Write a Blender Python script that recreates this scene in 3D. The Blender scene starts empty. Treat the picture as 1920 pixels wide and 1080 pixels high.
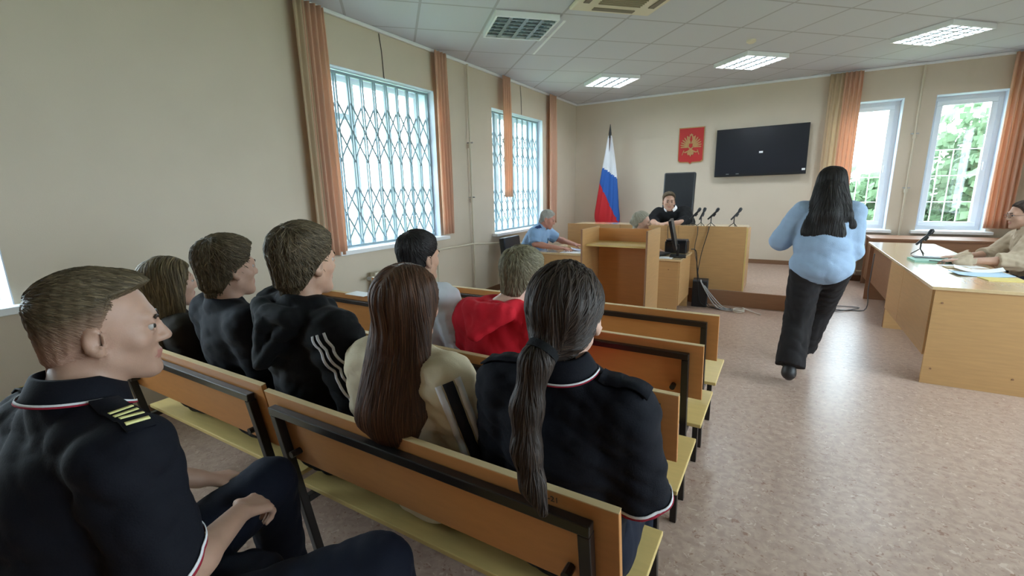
import bpy, bmesh, math, random
import numpy as np
from mathutils import Vector, Matrix
random.seed(4)
SC = bpy.context.scene
COL = SC.collection

# ------------------------------------------------------------------ camera
H = 1.5
YAW, PITCH, ROLL, FPX = 0.537907, 0.212681, -0.020596, 849.38
def cam_axes():
    cy, sy = math.cos(YAW), math.sin(YAW)
    f = Vector((-sy*math.cos(PITCH), cy*math.cos(PITCH), -math.sin(PITCH)))
    r = Vector((cy, sy, 0)); u = r.cross(f)
    return r*math.cos(ROLL)+u*math.sin(ROLL), -r*math.sin(ROLL)+u*math.cos(ROLL), f
cr, cu, cf = cam_axes()
cd = bpy.data.cameras.new('camera'); cd.sensor_width = 36; cd.lens = FPX*36/1920; cd.clip_start = .03
cam = bpy.data.objects.new('camera', cd); COL.objects.link(cam)
M = Matrix.Identity(4)
for i in range(3):
    M[i][0] = cr[i]; M[i][1] = cu[i]; M[i][2] = -cf[i]
M[2][3] = H
cam.matrix_world = M
SC.camera = cam

# ------------------------------------------------------------------ sky, exposure
SC.view_settings.view_transform = 'Standard'; SC.view_settings.look = 'None'
SC.view_settings.gamma = 1; SC.view_settings.use_curve_mapping = False
SC.view_settings.exposure = 1.03
w = bpy.data.worlds.new('overcast_sky'); SC.world = w; w.use_nodes = True
nt = w.node_tree; bg = nt.nodes['Background']
bg.inputs[0].default_value = (.78, .90, 1.0, 1); bg.inputs[1].default_value = 7.0
SC.cycles.max_bounces = 8; SC.cycles.diffuse_bounces = 5; SC.cycles.transparent_max_bounces = 16
SC.cycles.use_denoising = True
SC.cycles.sample_clamp_indirect = 8

LX, BY, RX, FY, CZ = -3.68, 8.75, 3.3, -2.6, 3.11      # room: left wall, back wall, right wall, wall behind, ceiling
def portal(loc, rot, sx, sy):
    l = bpy.data.lights.new('window_portal', 'AREA'); l.shape = 'RECTANGLE'; l.size = sx; l.size_y = sy
    l.cycles.is_portal = True
    o = bpy.data.objects.new('window_portal', l); COL.objects.link(o); o.location = loc; o.rotation_euler = rot
LWIN = [(-1.0, .70, .92, 2.66), (2.93, 4.46, .95, 2.66), (5.70, 7.30, .87, 2.65)]
BWIN = [(.58, 1.34, .80, 2.67), (1.68, 2.43, .80, 2.67)]
for y0, y1, z0, z1 in LWIN:
    portal((LX-.36, (y0+y1)/2, (z0+z1)/2), (0, -math.pi/2, 0), z1-z0, y1-y0)
RWIN_ADDED = [(.2, 1.8, .8, 2.75), (2.2, 4.5, .8, 2.75)]  # unseen windows added in the right wall to brighten the left wall
for y0, y1, z0, z1 in RWIN_ADDED:
    portal((RX+.36, (y0+y1)/2, (z0+z1)/2), (0, math.pi/2, 0), z1-z0, y1-y0)
for x0, x1, z0, z1 in BWIN:
    portal(((x0+x1)/2, BY+.36, (z0+z1)/2), (-math.pi/2, 0, 0), x1-x0, z1-z0)

# ------------------------------------------------------------------ materials
def lin(c):
    return tuple((x/255/12.92 if x/255 <= .04045 else ((x/255+.055)/1.055)**2.4) for x in c)
MATS = {}
def mat(name, c, rough=.6, metal=0, noise=0, nscale=20, bump=0, bscale=60, stretch=None, spec=.5, c2=None, sub=0, emit=0, coat=0):
    if name in MATS: return MATS[name]
    m = bpy.data.materials.new(name); m.use_nodes = True; t = m.node_tree; b = t.nodes['Principled BSDF']
    L = lin(c); b.inputs['Base Color'].default_value = (*L, 1)
    b.inputs['Roughness'].default_value = rough; b.inputs['Metallic'].default_value = metal
    b.inputs['Specular IOR Level'].default_value = spec
    if sub: b.inputs['Subsurface Weight'].default_value = sub; b.inputs['Subsurface Radius'].default_value = (.02, .008, .004)
    if coat: b.inputs['Coat Weight'].default_value = coat; b.inputs['Coat Roughness'].default_value = .15
    if emit:
        b.inputs['Emission Color'].default_value = (*L, 1); b.inputs['Emission Strength'].default_value = emit
    tc = t.nodes.new('ShaderNodeTexCoord'); mp = t.nodes.new('ShaderNodeMapping')
    t.links.new(tc.outputs['Object'], mp.inputs[0])
    if stretch: mp.inputs['Scale'].default_value = stretch
    if noise or c2:
        n = t.nodes.new('ShaderNodeTexNoise'); n.inputs['Scale'].default_value = nscale; n.inputs['Detail'].default_value = 6
        t.links.new(mp.outputs[0], n.inputs[0])
        r = t.nodes.new('ShaderNodeValToRGB'); r.color_ramp.elements[0].position = .3; r.color_ramp.elements[1].position = .7
        A = L; B = lin(c2) if c2 else tuple(x*(1+noise) for x in L)
        if not c2: A = tuple(x*(1-noise) for x in L)
        r.color_ramp.elements[0].color = (*A, 1); r.color_ramp.elements[1].color = (*B, 1)
        t.links.new(n.outputs[0], r.inputs[0]); t.links.new(r.outputs[0], b.inputs['Base Color'])
    if bump:
        n = t.nodes.new('ShaderNodeTexNoise'); n.inputs['Scale'].default_value = bscale; n.inputs['Detail'].default_value = 4
        t.links.new(mp.outputs[0], n.inputs[0])
        k = t.nodes.new('ShaderNodeBump'); k.inputs['Strength'].default_value = bump; k.inputs['Distance'].default_value = .01
        t.links.new(n.outputs[0], k.inputs['Height']); t.links.new(k.outputs[0], b.inputs['Normal'])
    MATS[name] = m; return m
WALL = mat('wall_paint', (208, 196, 178), .75, noise=.02, nscale=3, bump=.08, bscale=180)
BASE = mat('baseboard_brown', (128, 96, 72), .5)
WHITE = mat('white_pvc', (236, 240, 244), .35)
REVEAL = mat('white_plaster', (214, 222, 236), .7, bump=.05, bscale=90)  # bluish tint of the daylight put into the plaster colour
GRILLE = mat('grille_paint', (140, 162, 172), .45)
PIPE = mat('pipe_paint', (205, 196, 176), .4)
BEECH = mat('beech_laminate', (194, 152, 102), .38, noise=.06, nscale=5, stretch=(1, 1, 12))
BOARD = mat('orange_beech_board', (190, 130, 74), .42, noise=.05, nscale=4, stretch=(3, 1, 14))
SEAT = mat('pale_varnished_seat', (216, 188, 122), .35, noise=.05, nscale=4, stretch=(2, 14, 1))
EDGE = mat('pale_edge_strip', (222, 196, 150), .4)
BROWN = mat('brown_laminate', (146, 106, 78), .55, noise=.06, nscale=5, stretch=(1, 1, 10))
LECT = mat('orange_lectern_inside', (206, 142, 82), .45, noise=.05, nscale=5, stretch=(1, 1, 12))
TOPL = mat('desk_top_laminate', (218, 190, 146), .2, spec=.8, coat=.8, noise=.04, nscale=6, stretch=(8, 1, 1))
BMET = mat('black_frame_metal', (30, 26, 24), .32, metal=.2, spec=.6)
STEEL = mat('steel', (170, 172, 175), .3, metal=1)
BPLA = mat('black_plastic', (22, 23, 26), .4)
SCREEN = mat('dark_screen', (30, 33, 42), .32, spec=.4)
LEATH = mat('black_leather', (34, 37, 42), .42, bump=.15, bscale=120)
PAPER = mat('white_paper', (238, 240, 242), .7)
PAPERB = mat('pale_blue_paper', (176, 204, 226), .7)
PAPERG = mat('pale_green_folder', (140, 186, 170), .6)
PAPERY = mat('yellow_card_folder', (204, 186, 110), .7)
GOLD = mat('gold_paint', (190, 154, 104), .4, metal=.3, noise=.1, nscale=60)
RED = mat('shield_red', (186, 42, 42), .5)
CURT = None

def floor_mat():
    m = bpy.data.materials.new('mottled_linoleum'); m.use_nodes = True; t = m.node_tree; b = t.nodes['Principled BSDF']
    tc = t.nodes.new('ShaderNodeTexCoord')
    def noise(s, d=5, w=0):
        n = t.nodes.new('ShaderNodeTexNoise'); n.inputs['Scale'].default_value = s; n.inputs['Detail'].default_value = d
        n.inputs['Distortion'].default_value = w; t.links.new(tc.outputs['Object'], n.inputs[0]); return n
    def ramp(src, a, b_, p0, p1):
        r = t.nodes.new('ShaderNodeValToRGB'); r.color_ramp.elements[0].position = p0; r.color_ramp.elements[1].position = p1
        r.color_ramp.elements[0].color = (*a, 1); r.color_ramp.elements[1].color = (*b_, 1); t.links.new(src, r.inputs[0]); return r
    r1 = ramp(noise(26, 4, .6).outputs[0], lin((166, 141, 127)), lin((184, 160, 145)), .36, .64)
    mk = ramp(noise(38, 3, 1.5).outputs[0], (0, 0, 0), (1, 1, 1), .62, .68)
    mk2 = ramp(noise(33, 3, 1.2).outputs[0], (1, 1, 1), (0, 0, 0), .32, .37)
    mx = t.nodes.new('ShaderNodeMixRGB'); mx.inputs[2].default_value = (*lin((146, 112, 96)), 1)
    t.links.new(mk.outputs[0], mx.inputs[0]); t.links.new(r1.outputs[0], mx.inputs[1])
    mx2 = t.nodes.new('ShaderNodeMixRGB'); mx2.inputs[2].default_value = (*lin((198, 178, 164)), 1)
    t.links.new(mk2.outputs[0], mx2.inputs[0]); t.links.new(mx.outputs[0], mx2.inputs[1])
    t.links.new(mx2.outputs[0], b.inputs['Base Color'])
    b.inputs['Roughness'].default_value = .3; b.inputs['Specular IOR Level'].default_value = .5
    bp = t.nodes.new('ShaderNodeBump'); bp.inputs['Strength'].default_value = .06; bp.inputs['Distance'].default_value = .01
    t.links.new(noise(60).outputs[0], bp.inputs['Height']); t.links.new(bp.outputs[0], b.inputs['Normal'])
    return m
FLOOR = floor_mat()
TS = .66
LIGHTS = []
u0, v0 = 1.336, 4.759
def uv2xy(u, v): return ((u-v)/math.sqrt(2), (u+v)/math.sqrt(2))
def ceil_mat():
    m = bpy.data.materials.new('ceiling_tiles'); m.use_nodes = True; t = m.node_tree; b = t.nodes['Principled BSDF']
    tc = t.nodes.new('ShaderNodeTexCoord'); mp = t.nodes.new('ShaderNodeMapping')
    mp.inputs['Rotation'].default_value = (0, 0, -math.pi/4); t.links.new(tc.outputs['Object'], mp.inputs[0])
    sp = t.nodes.new('ShaderNodeSeparateXYZ'); t.links.new(mp.outputs[0], sp.inputs[0])
    def line(sock, off):
        a = t.nodes.new('ShaderNodeMath'); a.operation = 'SUBTRACT'; t.links.new(sock, a.inputs[0]); a.inputs[1].default_value = off
        d = t.nodes.new('ShaderNodeMath'); d.operation = 'PINGPONG'; t.links.new(a.outputs[0], d.inputs[0]); d.inputs[1].default_value = TS/2
        c = t.nodes.new('ShaderNodeMath'); c.operation = 'LESS_THAN'; t.links.new(d.outputs[0], c.inputs[0]); c.inputs[1].default_value = .012
        return c.outputs[0]
    a = line(sp.outputs[0], u0+TS/2); c = line(sp.outputs[1], v0+TS/2)
    mx = t.nodes.new('ShaderNodeMath'); mx.operation = 'MAXIMUM'; t.links.new(a, mx.inputs[0]); t.links.new(c, mx.inputs[1])
    n = t.nodes.new('ShaderNodeTexNoise'); n.inputs['Scale'].default_value = 90; t.links.new(tc.outputs['Object'], n.inputs[0])
    mc = t.nodes.new('ShaderNodeMixRGB'); mc.inputs[1].default_value = (*lin((204, 206, 214)), 1); mc.inputs[2].default_value = (*lin((176, 176, 182)), 1)
    t.links.new(mx.outputs[0], mc.inputs[0]); t.links.new(mc.outputs[0], b.inputs['Base Color'])
    bp = t.nodes.new('ShaderNodeBump'); bp.inputs['Strength'].default_value = .15; bp.inputs['Distance'].default_value = .005
    t.links.new(n.outputs[0], bp.inputs['Height']); t.links.new(bp.outputs[0], b.inputs['Normal'])
    b.inputs['Roughness'].default_value = .7
    return m
CEIL = ceil_mat()
def curtain_mat(name, c):
    m = bpy.data.materials.new(name); m.use_nodes = True; t = m.node_tree
    for n in list(t.nodes): t.nodes.remove(n)
    o = t.nodes.new('ShaderNodeOutputMaterial'); d = t.nodes.new('ShaderNodeBsdfDiffuse'); s = t.nodes.new('ShaderNodeBsdfTranslucent')
    x = t.nodes.new('ShaderNodeMixShader'); x.inputs[0].default_value = .5
    d.inputs[0].default_value = (*lin(c), 1); s.inputs[0].default_value = (*lin(c), 1)
    t.links.new(d.outputs[0], x.inputs[1]); t.links.new(s.outputs[0], x.inputs[2]); t.links.new(x.outputs[0], o.inputs[0])
    return m
CURT = curtain_mat('peach_curtain', (238, 204, 180)); SHEER = curtain_mat('cream_sheer', (226, 208, 182))
LEAF = curtain_mat('leaf_green', (104, 126, 98)); LEAF2 = curtain_mat('leaf_green_pale', (126, 148, 118))
def glass_mat():
    m = bpy.data.materials.new('window_glass'); m.use_nodes = True; t = m.node_tree
    for n in list(t.nodes): t.nodes.remove(n)
    o = t.nodes.new('ShaderNodeOutputMaterial'); tr = t.nodes.new('ShaderNodeBsdfTransparent'); g = t.nodes.new('ShaderNodeBsdfGlossy')
    g.inputs['Roughness'].default_value = .02; tr.inputs[0].default_value = (.95, .98, .98, 1)
    x = t.nodes.new('ShaderNodeMixShader'); x.inputs[0].default_value = .05
    t.links.new(tr.outputs[0], x.inputs[1]); t.links.new(g.outputs[0], x.inputs[2]); t.links.new(x.outputs[0], o.inputs[0])
    return m
GLASS = glass_mat()

# ------------------------------------------------------------------ mesh helpers
class MB:
    def __init__(s): s.v = []; s.f = []; s.mi = []
    def add(s, v, f, mi=0):
        o = len(s.v); s.v += [tuple(p) for p in v]; s.f += [tuple(i+o for i in q) for q in f]; s.mi += [mi]*len(f); return s
    def box(s, x0, x1, y0, y1, z0, z1, mi=0, M=None):
        v = [(x, y, z) for z in (z0, z1) for y in (y0, y1) for x in (x0, x1)]
        if M: v = [M @ Vector(p) for p in v]
        return s.add(v, [(0, 2, 3, 1), (4, 5, 7, 6), (0, 1, 5, 4), (2, 6, 7, 3), (0, 4, 6, 2), (1, 3, 7, 5)], mi)
    def tube(s, pts, r, n=10, mi=0, cap=True, flat=1.0):
        pts = [Vector(p) for p in pts]; N = len(pts)
        rs = r if isinstance(r, (list, tuple)) else [r]*N
        rings = []; prev = None
        for i, p in enumerate(pts):
            d = (pts[min(i+1, N-1)]-pts[max(i-1, 0)]).normalized()
            a = Vector((0, 0, 1)) if abs(d.z) < .9 else Vector((1, 0, 0))
            if prev is not None: a = prev
            x = (a-d*a.dot(d)).normalized(); y = d.cross(x); prev = x
            rings.append([p+(x*math.cos(t)+y*math.sin(t)*flat)*rs[i] for t in [2*math.pi*k/n for k in range(n)]])
        v = [q for R in rings for q in R]; f = []
        for i in range(N-1):
            for k in range(n):
                f.append((i*n+k, i*n+(k+1) % n, (i+1)*n+(k+1) % n, (i+1)*n+k))
        if cap: f += [tuple(range(n))[::-1], tuple((N-1)*n+k for k in range(n))]
        return s.add(v, f, mi)
    def beam(s, a, b, wx, wy, mi=0, up=(0, 1, 0)):
        a, b = Vector(a), Vector(b); d = (b-a).normalized(); u = Vector(up); u = (u-d*u.dot(d)).normalized(); r = d.cross(u)
        v = []
        for p in (a, b):
            for i, j in ((-1, -1), (1, -1), (1, 1), (-1, 1)): v.append(p+r*i*wx/2+u*j*wy/2)
        return s.add(v, [(3, 2, 1, 0), (4, 5, 6, 7), (0, 1, 5, 4), (1, 2, 6, 5), (2, 3, 7, 6), (3, 0, 4, 7)], mi)
    def prism(s, poly, thick, M=None, mi=0):
        n = len(poly); v = [(x, 0, z) for x, z in poly]+[(x, -thick, z) for x, z in poly]
        if M: v = [M @ Vector(p) for p in v]
        f = [tuple(range(n)), tuple(range(2*n-1, n-1, -1))]+[(i, i+n, (i+1) % n+n, (i+1) % n) for i in range(n)]
        return s.add(v, f, mi)
def link(name, mb, mats, parent=None, bevel=0, smooth=False, loc=None):
    me = bpy.data.meshes.new(name); me.from_pydata(mb.v, [], mb.f)
    for m in (mats if isinstance(mats, (list, tuple)) else [mats]): me.materials.append(m)
    me.polygons.foreach_set('material_index', mb.mi)
    bm = bmesh.new(); bm.from_mesh(me); bmesh.ops.recalc_face_normals(bm, faces=bm.faces); bm.to_mesh(me); bm.free()
    if smooth:
        me.polygons.foreach_set('use_smooth', [True]*len(me.polygons))
        if smooth == 'auto': me.set_sharp_from_angle(angle=math.radians(40))
    me.update()
    o = bpy.data.objects.new(name, me); COL.objects.link(o)
    if parent: o.parent = parent
    if loc: o.location = loc
    if bevel:
        b = o.modifiers.new('bevel', 'BEVEL'); b.width = bevel; b.segments = 2; b.limit_method = 'ANGLE'
    return o
def thing(name, label, cat, loc=(0, 0, 0), rz=0, group=None):
    o = bpy.data.objects.new(name, None); COL.objects.link(o); o.location = loc; o.rotation_euler = (0, 0, rz)
    tag(o, label, cat, group); return o
def tag(o, label, cat, group=None):
    o['label'] = label; o['category'] = cat
    if group: o['group'] = group
    return o
def struct(name, mb, m, parent=None, **k):
    o = link(name, mb, m, parent, **k)
    if not parent: o['kind'] = 'structure'
    return o
def dup(root, label=None, loc=None, rz=None):
    r = root.copy(); COL.objects.link(r)
    if loc: r.location = loc
    if rz is not None: r.rotation_euler = (0, 0, rz)
    if label: r['label'] = label
    for ch in root.children:
        c = ch.copy(); COL.objects.link(c); c.parent = r
        for g in ch.children:
            d = g.copy(); COL.objects.link(d); d.parent = c
    return r

# ------------------------------------------------------------------ room shell
m = MB().box(LX-.4, RX+.4, FY-.2, BY+.4, -.12, 0); struct('floor', m, FLOOR)
m = MB().box(LX-.4, RX+.4, FY-.2, BY+.4, CZ, CZ+.15); struct('ceiling', m, CEIL)
def wall_with_holes(horizontal, lo, hi, holes, face, thick):
    m = MB()
    def B(a0, a1, z0, z1):
        if horizontal: m.box(a0, a1, face, face+thick, z0, z1)
        else: m.box(face-thick, face, a0, a1, z0, z1)
    a = lo
    for h0, h1, z0, z1 in holes:
        B(a, h0, 0, CZ); B(h0, h1, 0, z0); B(h0, h1, z1, CZ); a = h1
    B(a, hi, 0, CZ); return m
WT = .38
struct('wall_left', wall_with_holes(False, FY, BY+.38, LWIN, LX, WT), WALL)
struct('wall_back', wall_with_holes(True, LX, RX, BWIN, BY, WT), WALL)
struct('wall_right', wall_with_holes(False, FY, BY+.38, RWIN_ADDED, RX+WT, WT), WALL)
for i, (y0, y1, z0, z1) in enumerate(RWIN_ADDED):  # frames, panes and sills of the added out-of-view windows
    fr = MB(); X = RX+.3
    for c in ((y0, y1, z0, z0+.06), (y0, y1, z1-.06, z1), (y0, y0+.06, z0+.06, z1-.06), (y1-.06, y1, z0+.06, z1-.06), ((y0+y1)/2-.04, (y0+y1)/2+.04, z0+.06, z1-.06)): fr.box(X-.03, X+.03, *c)
    o = struct('window_%d' % (i+6), fr, WHITE); link('pane', MB().box(X-.006, X+.006, y0+.03, y1-.03, z0+.03, z1-.03), GLASS, o)
    link('window_sill', MB().box(RX-.08, RX+WT-.02, y0-.06, y1+.06, z0-.035, z0+.004), WHITE, o)
struct('wall_front', MB().box(LX, RX, FY-.2, FY, 0, CZ), BROWN)  # unseen wall, made brown to cut the light bounced from behind
struct('baseboard_left', MB().box(LX, LX+.018, FY, 6.24, 0, .09), BASE)
struct('baseboard_back', MB().box(.5, RX, BY-.018, BY, 0, .09), BASE)
struct('baseboard_platform', MB().box(LX, .5, BY-.018, BY, .19, .26), BASE)
def cornice(name, pts):
    m = MB()
    a, b = Vector(pts[0]), Vector(pts[1])
    m.beam(a, b, .035, .035, up=(0, 0, 1)); return struct(name, m, WHITE, bevel=.01)
cornice('trim_1', [(LX+.018, FY, CZ-.018), (LX+.018, BY, CZ-.018)])
cornice('trim_2', [(LX+.04, BY-.018, CZ-.018), (RX, BY-.018, CZ-.018)])
PLX = .5
pl = struct('floor_platform', MB().box(LX, PLX, 6.25, BY, 0, .19), FLOOR)
struct('riser', MB().box(LX, PLX, 6.232, 6.249, 0, .188), BROWN, pl); 

# windows: reveal, frame, panes, sill, grille
def window_left(i, y0, y1, z0, z1, grille=True):
    X = LX-.30
    fr = MB(); t = .06
    def bar(a0, a1, b0, b1, d=.05): fr.box(X-d/2, X+d/2, a0, a1, b0, b1)
    bar(y0, y1, z0, z0+t); bar(y0, y1, z1-t, z1); bar(y0, y0+t, z0+t, z1-t); bar(y1-t, y1, z0+t, z1-t)
    ym = y0+(y1-y0)*.34; y2 = y0+(y1-y0)*.67
    for yy in (ym, y2): bar(yy-.045, yy+.045, z0+t, z1-t, .06)
    bar(y0+t, ym-.045, z1-.42, z1-.36, .05)
    o = struct('window_%d' % i, fr, WHITE, bevel=.004)
    link('pane', MB().box(X-.006, X+.006, y0+t*.5, y1-t*.5, z0+t*.5, z1-t*.5), GLASS, o)
    rv = MB()
    e = .006
    rv.box(LX-WT, LX-.002, y0-.0, y0+e, z0, z1); rv.box(LX-WT, LX-.002, y1-e, y1, z0, z1); rv.box(LX-WT, LX-.002, y0, y1, z1-e, z1)
    link('reveal', rv, REVEAL, o)
    link('window_sill', MB().box(LX-WT+.02, LX+.09, y0-.07, y1+.07, z0-.035, z0+.008), WHITE, o, bevel=.006)
    if not grille: return o
    g = thing('window_grille', 'pale folding lattice grille of bars and diamonds across the %s window' % ('large nearer' if i == 2 else 'second, farther'), 'grille', (0, 0, 0))
    XG = LX-.10; n = 9; p = (y1-y0-.06)/n; ys = [y0+.03+p*k for k in range(n+1)]
    v = MB()
    for yy in ys:
        for d in (-.014, .014): v.box(XG-.008, XG+.008, yy+d-.006, yy+d+.006, z0+.02, z1-.04)
    link('vertical_bars', v, GRILLE, g)
    hgt = z1-z0
    for zt in (z0+hgt*.83, z0+hgt*.36):
        d = MB()
        for k in range(n):
            for lv in range(2):
                zz = zt-lv*.28
                for s in (0, 1):
                    d.beam((XG+.012*(1 if s else -1), ys[k], zz if s else zz-.28), (XG+.012*(1 if s else -1), ys[k+1], zz-.28 if s else zz), .016, .006, up=(1, 0, 0))
        link('diamond_lattice', d, GRILLE, g)
    for c in ((z1-.045, z1-.02), (z0+.012, z0+.035)): link('track_rail', MB().box(XG-.015, XG+.015, y0+.007, y1-.007, *c), GRILLE, g)
    return o
for i, wn in enumerate(LWIN): window_left(i+1, *wn, grille=i > 0)
def window_back(i, x0, x1, z0, z1):
    Y = BY+.27; t = .07; fr = MB()
    def bar(a0, a1, b0, b1, d=.06): fr.box(a0, a1, Y-d/2, Y+d/2, b0, b1)
    bar(x0, x1, z0, z0+t); bar(x0, x1, z1-t, z1); bar(x0, x0+t, z0+t, z1-t); bar(x1-t, x1, z0+t, z1-t)
    o = struct('window_%d' % i, fr, WHITE, bevel=.004)
    s = MB(); a0, a1, b0, b1 = x0+t-.01, x1-t+.01, z0+t-.01, z1-t+.01; q = .065
    for c in ((a0, a1, b0, b0+q), (a0, a1, b1-q, b1), (a0, a0+q, b0+q, b1-q), (a1-q, a1, b0+q, b1-q)): s.box(c[0], c[1], Y-.055, Y-.02, c[2], c[3])
    link('sash', s, WHITE, o, bevel=.006)
    link('pane', MB().box(a0+.03, a1-.03, Y-.012, Y-.002, b0+.03, b1-.03), GLASS, o)
    link('window_handle', MB().box(a1-.045, a1-.02, Y-.08, Y-.05, (z0+z1)/2-.09, (z0+z1)/2+.02), WHITE, o, bevel=.004)
    e = .006; rv = MB(); rv.box(x0, x0+e, BY+.002, BY+WT, z0, z1); rv.box(x1-e, x1, BY+.002, BY+WT, z0, z1); rv.box(x0, x1, BY+.002, BY+WT, z1-e, z1)
    link('reveal', rv, REVEAL, o)
    link('window_sill', MB().box(x0-.06, x1+.06, BY-.10, BY+.30, z0-.035, z0+.008), WHITE, o, bevel=.006)
    g = thing('window_bars', 'white welded window bars outside the back window %s' % ('half hidden by the walking woman' if i == 4 else 'beside the orange curtain'), 'window bars')
    b = MB(); top = z0+1.15
    for k in range(5):
        xx = x0+.08+k*(x1-x0-.16)/4; b.tube([(xx, BY+.45, z0-.1), (xx, BY+.45, top)], .007, 6)
    for zz in (z0+.05, z0+.4, z0+.78, top): b.tube([(x0-.02, BY+.45, zz), (x1+.02, BY+.45, zz)], .006, 6)
    for zz in (z0+.4, z0+.78): b.beam((x0+.02, BY+.45, zz), (x0+.02, BY+.37, zz), .01, .01, up=(0, 0, 1))
    link('bars', b, WHITE, g)
for i, wn in enumerate(BWIN): window_back(i+4, *wn)

# curtains hung from the ceiling
def curtain(axis, a0, a1, ztop, zbot, off, label, m=CURT, flare=0, amp=.022, folds=5):
    mb = MB(); nu, nv = 60, 14; v = []; f = []
    for j in range(nv+1):
        t = j/nv; z = ztop+(zbot-ztop)*t
        for i in range(nu+1):
            s = i/nu; a = a0+(a1-a0)*s+flare*t*(s-.5); w_ = amp*math.sin(s*folds*2*math.pi+math.sin(t*3)*.6)*(1+.3*t)
            v.append((LX+off+w_, a, z) if axis == 'L' else (a, BY-off-w_, z))
    for j in range(nv):
        for i in range(nu): f.append((j*(nu+1)+i, j*(nu+1)+i+1, (j+1)*(nu+1)+i+1, (j+1)*(nu+1)+i))
    mb.add(v, f); o = link('curtain', mb, m, smooth=True); s = o.modifiers.new('s', 'SOLIDIFY'); s.thickness = .0015
    tag(o, label, 'curtain', 'curtains beside the windows'); return o
curtain('L', 2.70, 2.93, CZ-.03, .93, .085, 'long peach curtain at the near edge of the large barred window', folds=4, flare=.02)
curtain('L', 2.62, 2.73, CZ-.03, .95, .10, 'narrow cream sheer curtain beside the long peach curtain, by the bare wall', SHEER, folds=2, amp=.015)
curtain('L', 4.40, 4.62, CZ-.03, .98, .085, 'peach curtain at the far edge of the large barred window', folds=4)
curtain('L', 5.84, 6.06, CZ-.03, 1.40, .11, 'peach curtain hanging in front of the second barred window', folds=4)
curtain('L', 7.40, 7.68, CZ-.03, .90, .085, 'peach curtain on the left wall nearest the room corner', folds=4)
curtain('B', .60, .82, CZ-.03, .86, .12, 'peach curtain behind the walking woman', folds=4)
curtain('B', .42, .61, CZ-.03, .86, .11, 'cream sheer curtain between the television and the back windows', SHEER, folds=3, amp=.015)
curtain('B', 2.36, 2.62, CZ-.03, .86, .12, 'deep peach curtain at the right edge of the last back window', folds=4, amp=.03)

# pipes and radiators
def pipe(label, paths, rads, couplings):
    o = thing('heating_pipe', label, 'pipe')
    p = MB()
    for pt, r in zip(paths, rads): p.tube(pt, r, 12)
    link('pipe_run', p, PIPE, o, smooth='auto')
    for c in couplings:
        link('coupling', MB().tube([c, (c[0], c[1], c[2]+.05)], .024, 12), PIPE, o, smooth='auto')
        link('bracket', MB().box(c[0]-.045, c[0]+.045, c[1]-.008, c[1]+.008, c[2]+.06, c[2]+.075), STEEL, o)
pipe('cream heating pipe on the left wall between the two barred windows', [[(LX+.06, 5.07, 0), (LX+.06, 5.07, CZ-.04)], [(LX+.06, 4.3, .80), (LX+.06, 5.07, .79), (LX+.07, 5.85, .72), (LX+.07, 5.9, .62)], [(LX+.06, 4.3, .80), (LX+.06, 4.28, 0)]], [.014, .014, .012], [(LX+.06, 5.07, 1.35), (LX+.06, 5.07, 2.05)])
pipe('vertical cream heating pipe between the two back windows', [[(1.5, BY-.05, 0), (1.5, BY-.05, CZ-.04)]], [.014], [(1.5, BY-.05, 1.35), (1.5, BY-.05, 2.1)])
def radiator(label, axis, a0, a1, z0, z1):
    o = thing('radiator', label, 'radiator')
    n = int((a1-a0)/.08)
    for k in range(n):
        a = a0+(k+.5)*(a1-a0)/n; s = MB()
        if k in (1, n-2): s.box(*((LX+.004, LX+.06, a-.01, a+.01) if axis == 'L' else (a-.01, a+.01, BY-.06, BY-.004)), z0+.3, z0+.32)
        if axis == 'L': s.box(LX+.06, LX+.14, a-.033, a+.033, z0, z1)
        else: s.box(a-.033, a+.033, BY-.14, BY-.06, z0, z1)
        link('section', s, PIPE, o, bevel=.012)
    for zz in (z0+.05, z1-.05):
        t = MB(); t.tube([(LX+.1, a0-.06, zz), (LX+.1, a1, zz)] if axis == 'L' else [(a0, BY-.1, zz), (a1+.06, BY-.1, zz)], .013, 8); link('header_pipe', t, PIPE, o)
    v = MB(); c = (LX+.1, a0-.05, z1-.05) if axis == 'L' else (a1+.04, BY-.1, z1-.05)
    v.tube([c, (c[0]+(.06 if axis == 'L' else 0), c[1]-(.06 if axis != 'L' else 0), c[2])], .02, 10); link('valve', v, STEEL, o)
radiator('cream ribbed radiator under the second barred window', 'L', 6.0, 7.0, .12, .68)
radiator('cream ribbed radiator under the large barred window', 'L', 3.2, 4.2, .12, .70)
radiator('cream ribbed radiator under the back window beside the walking woman', 'B', .52, 1.05, .12, .64)
# wires from the ceiling to the grilles
for y, lb in ((3.66, 'thin dark wire running down the wall to the large barred window'), (6.55, 'thin dark wire running down the wall to the second barred window')):
    tag(link('wire', MB().tube([(LX+.006, y-.02, CZ-.04), (LX+.008, y, 2.9), (LX+.006, y+.01, 2.65)], .0035, 6), BPLA), lb, 'wire')

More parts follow.
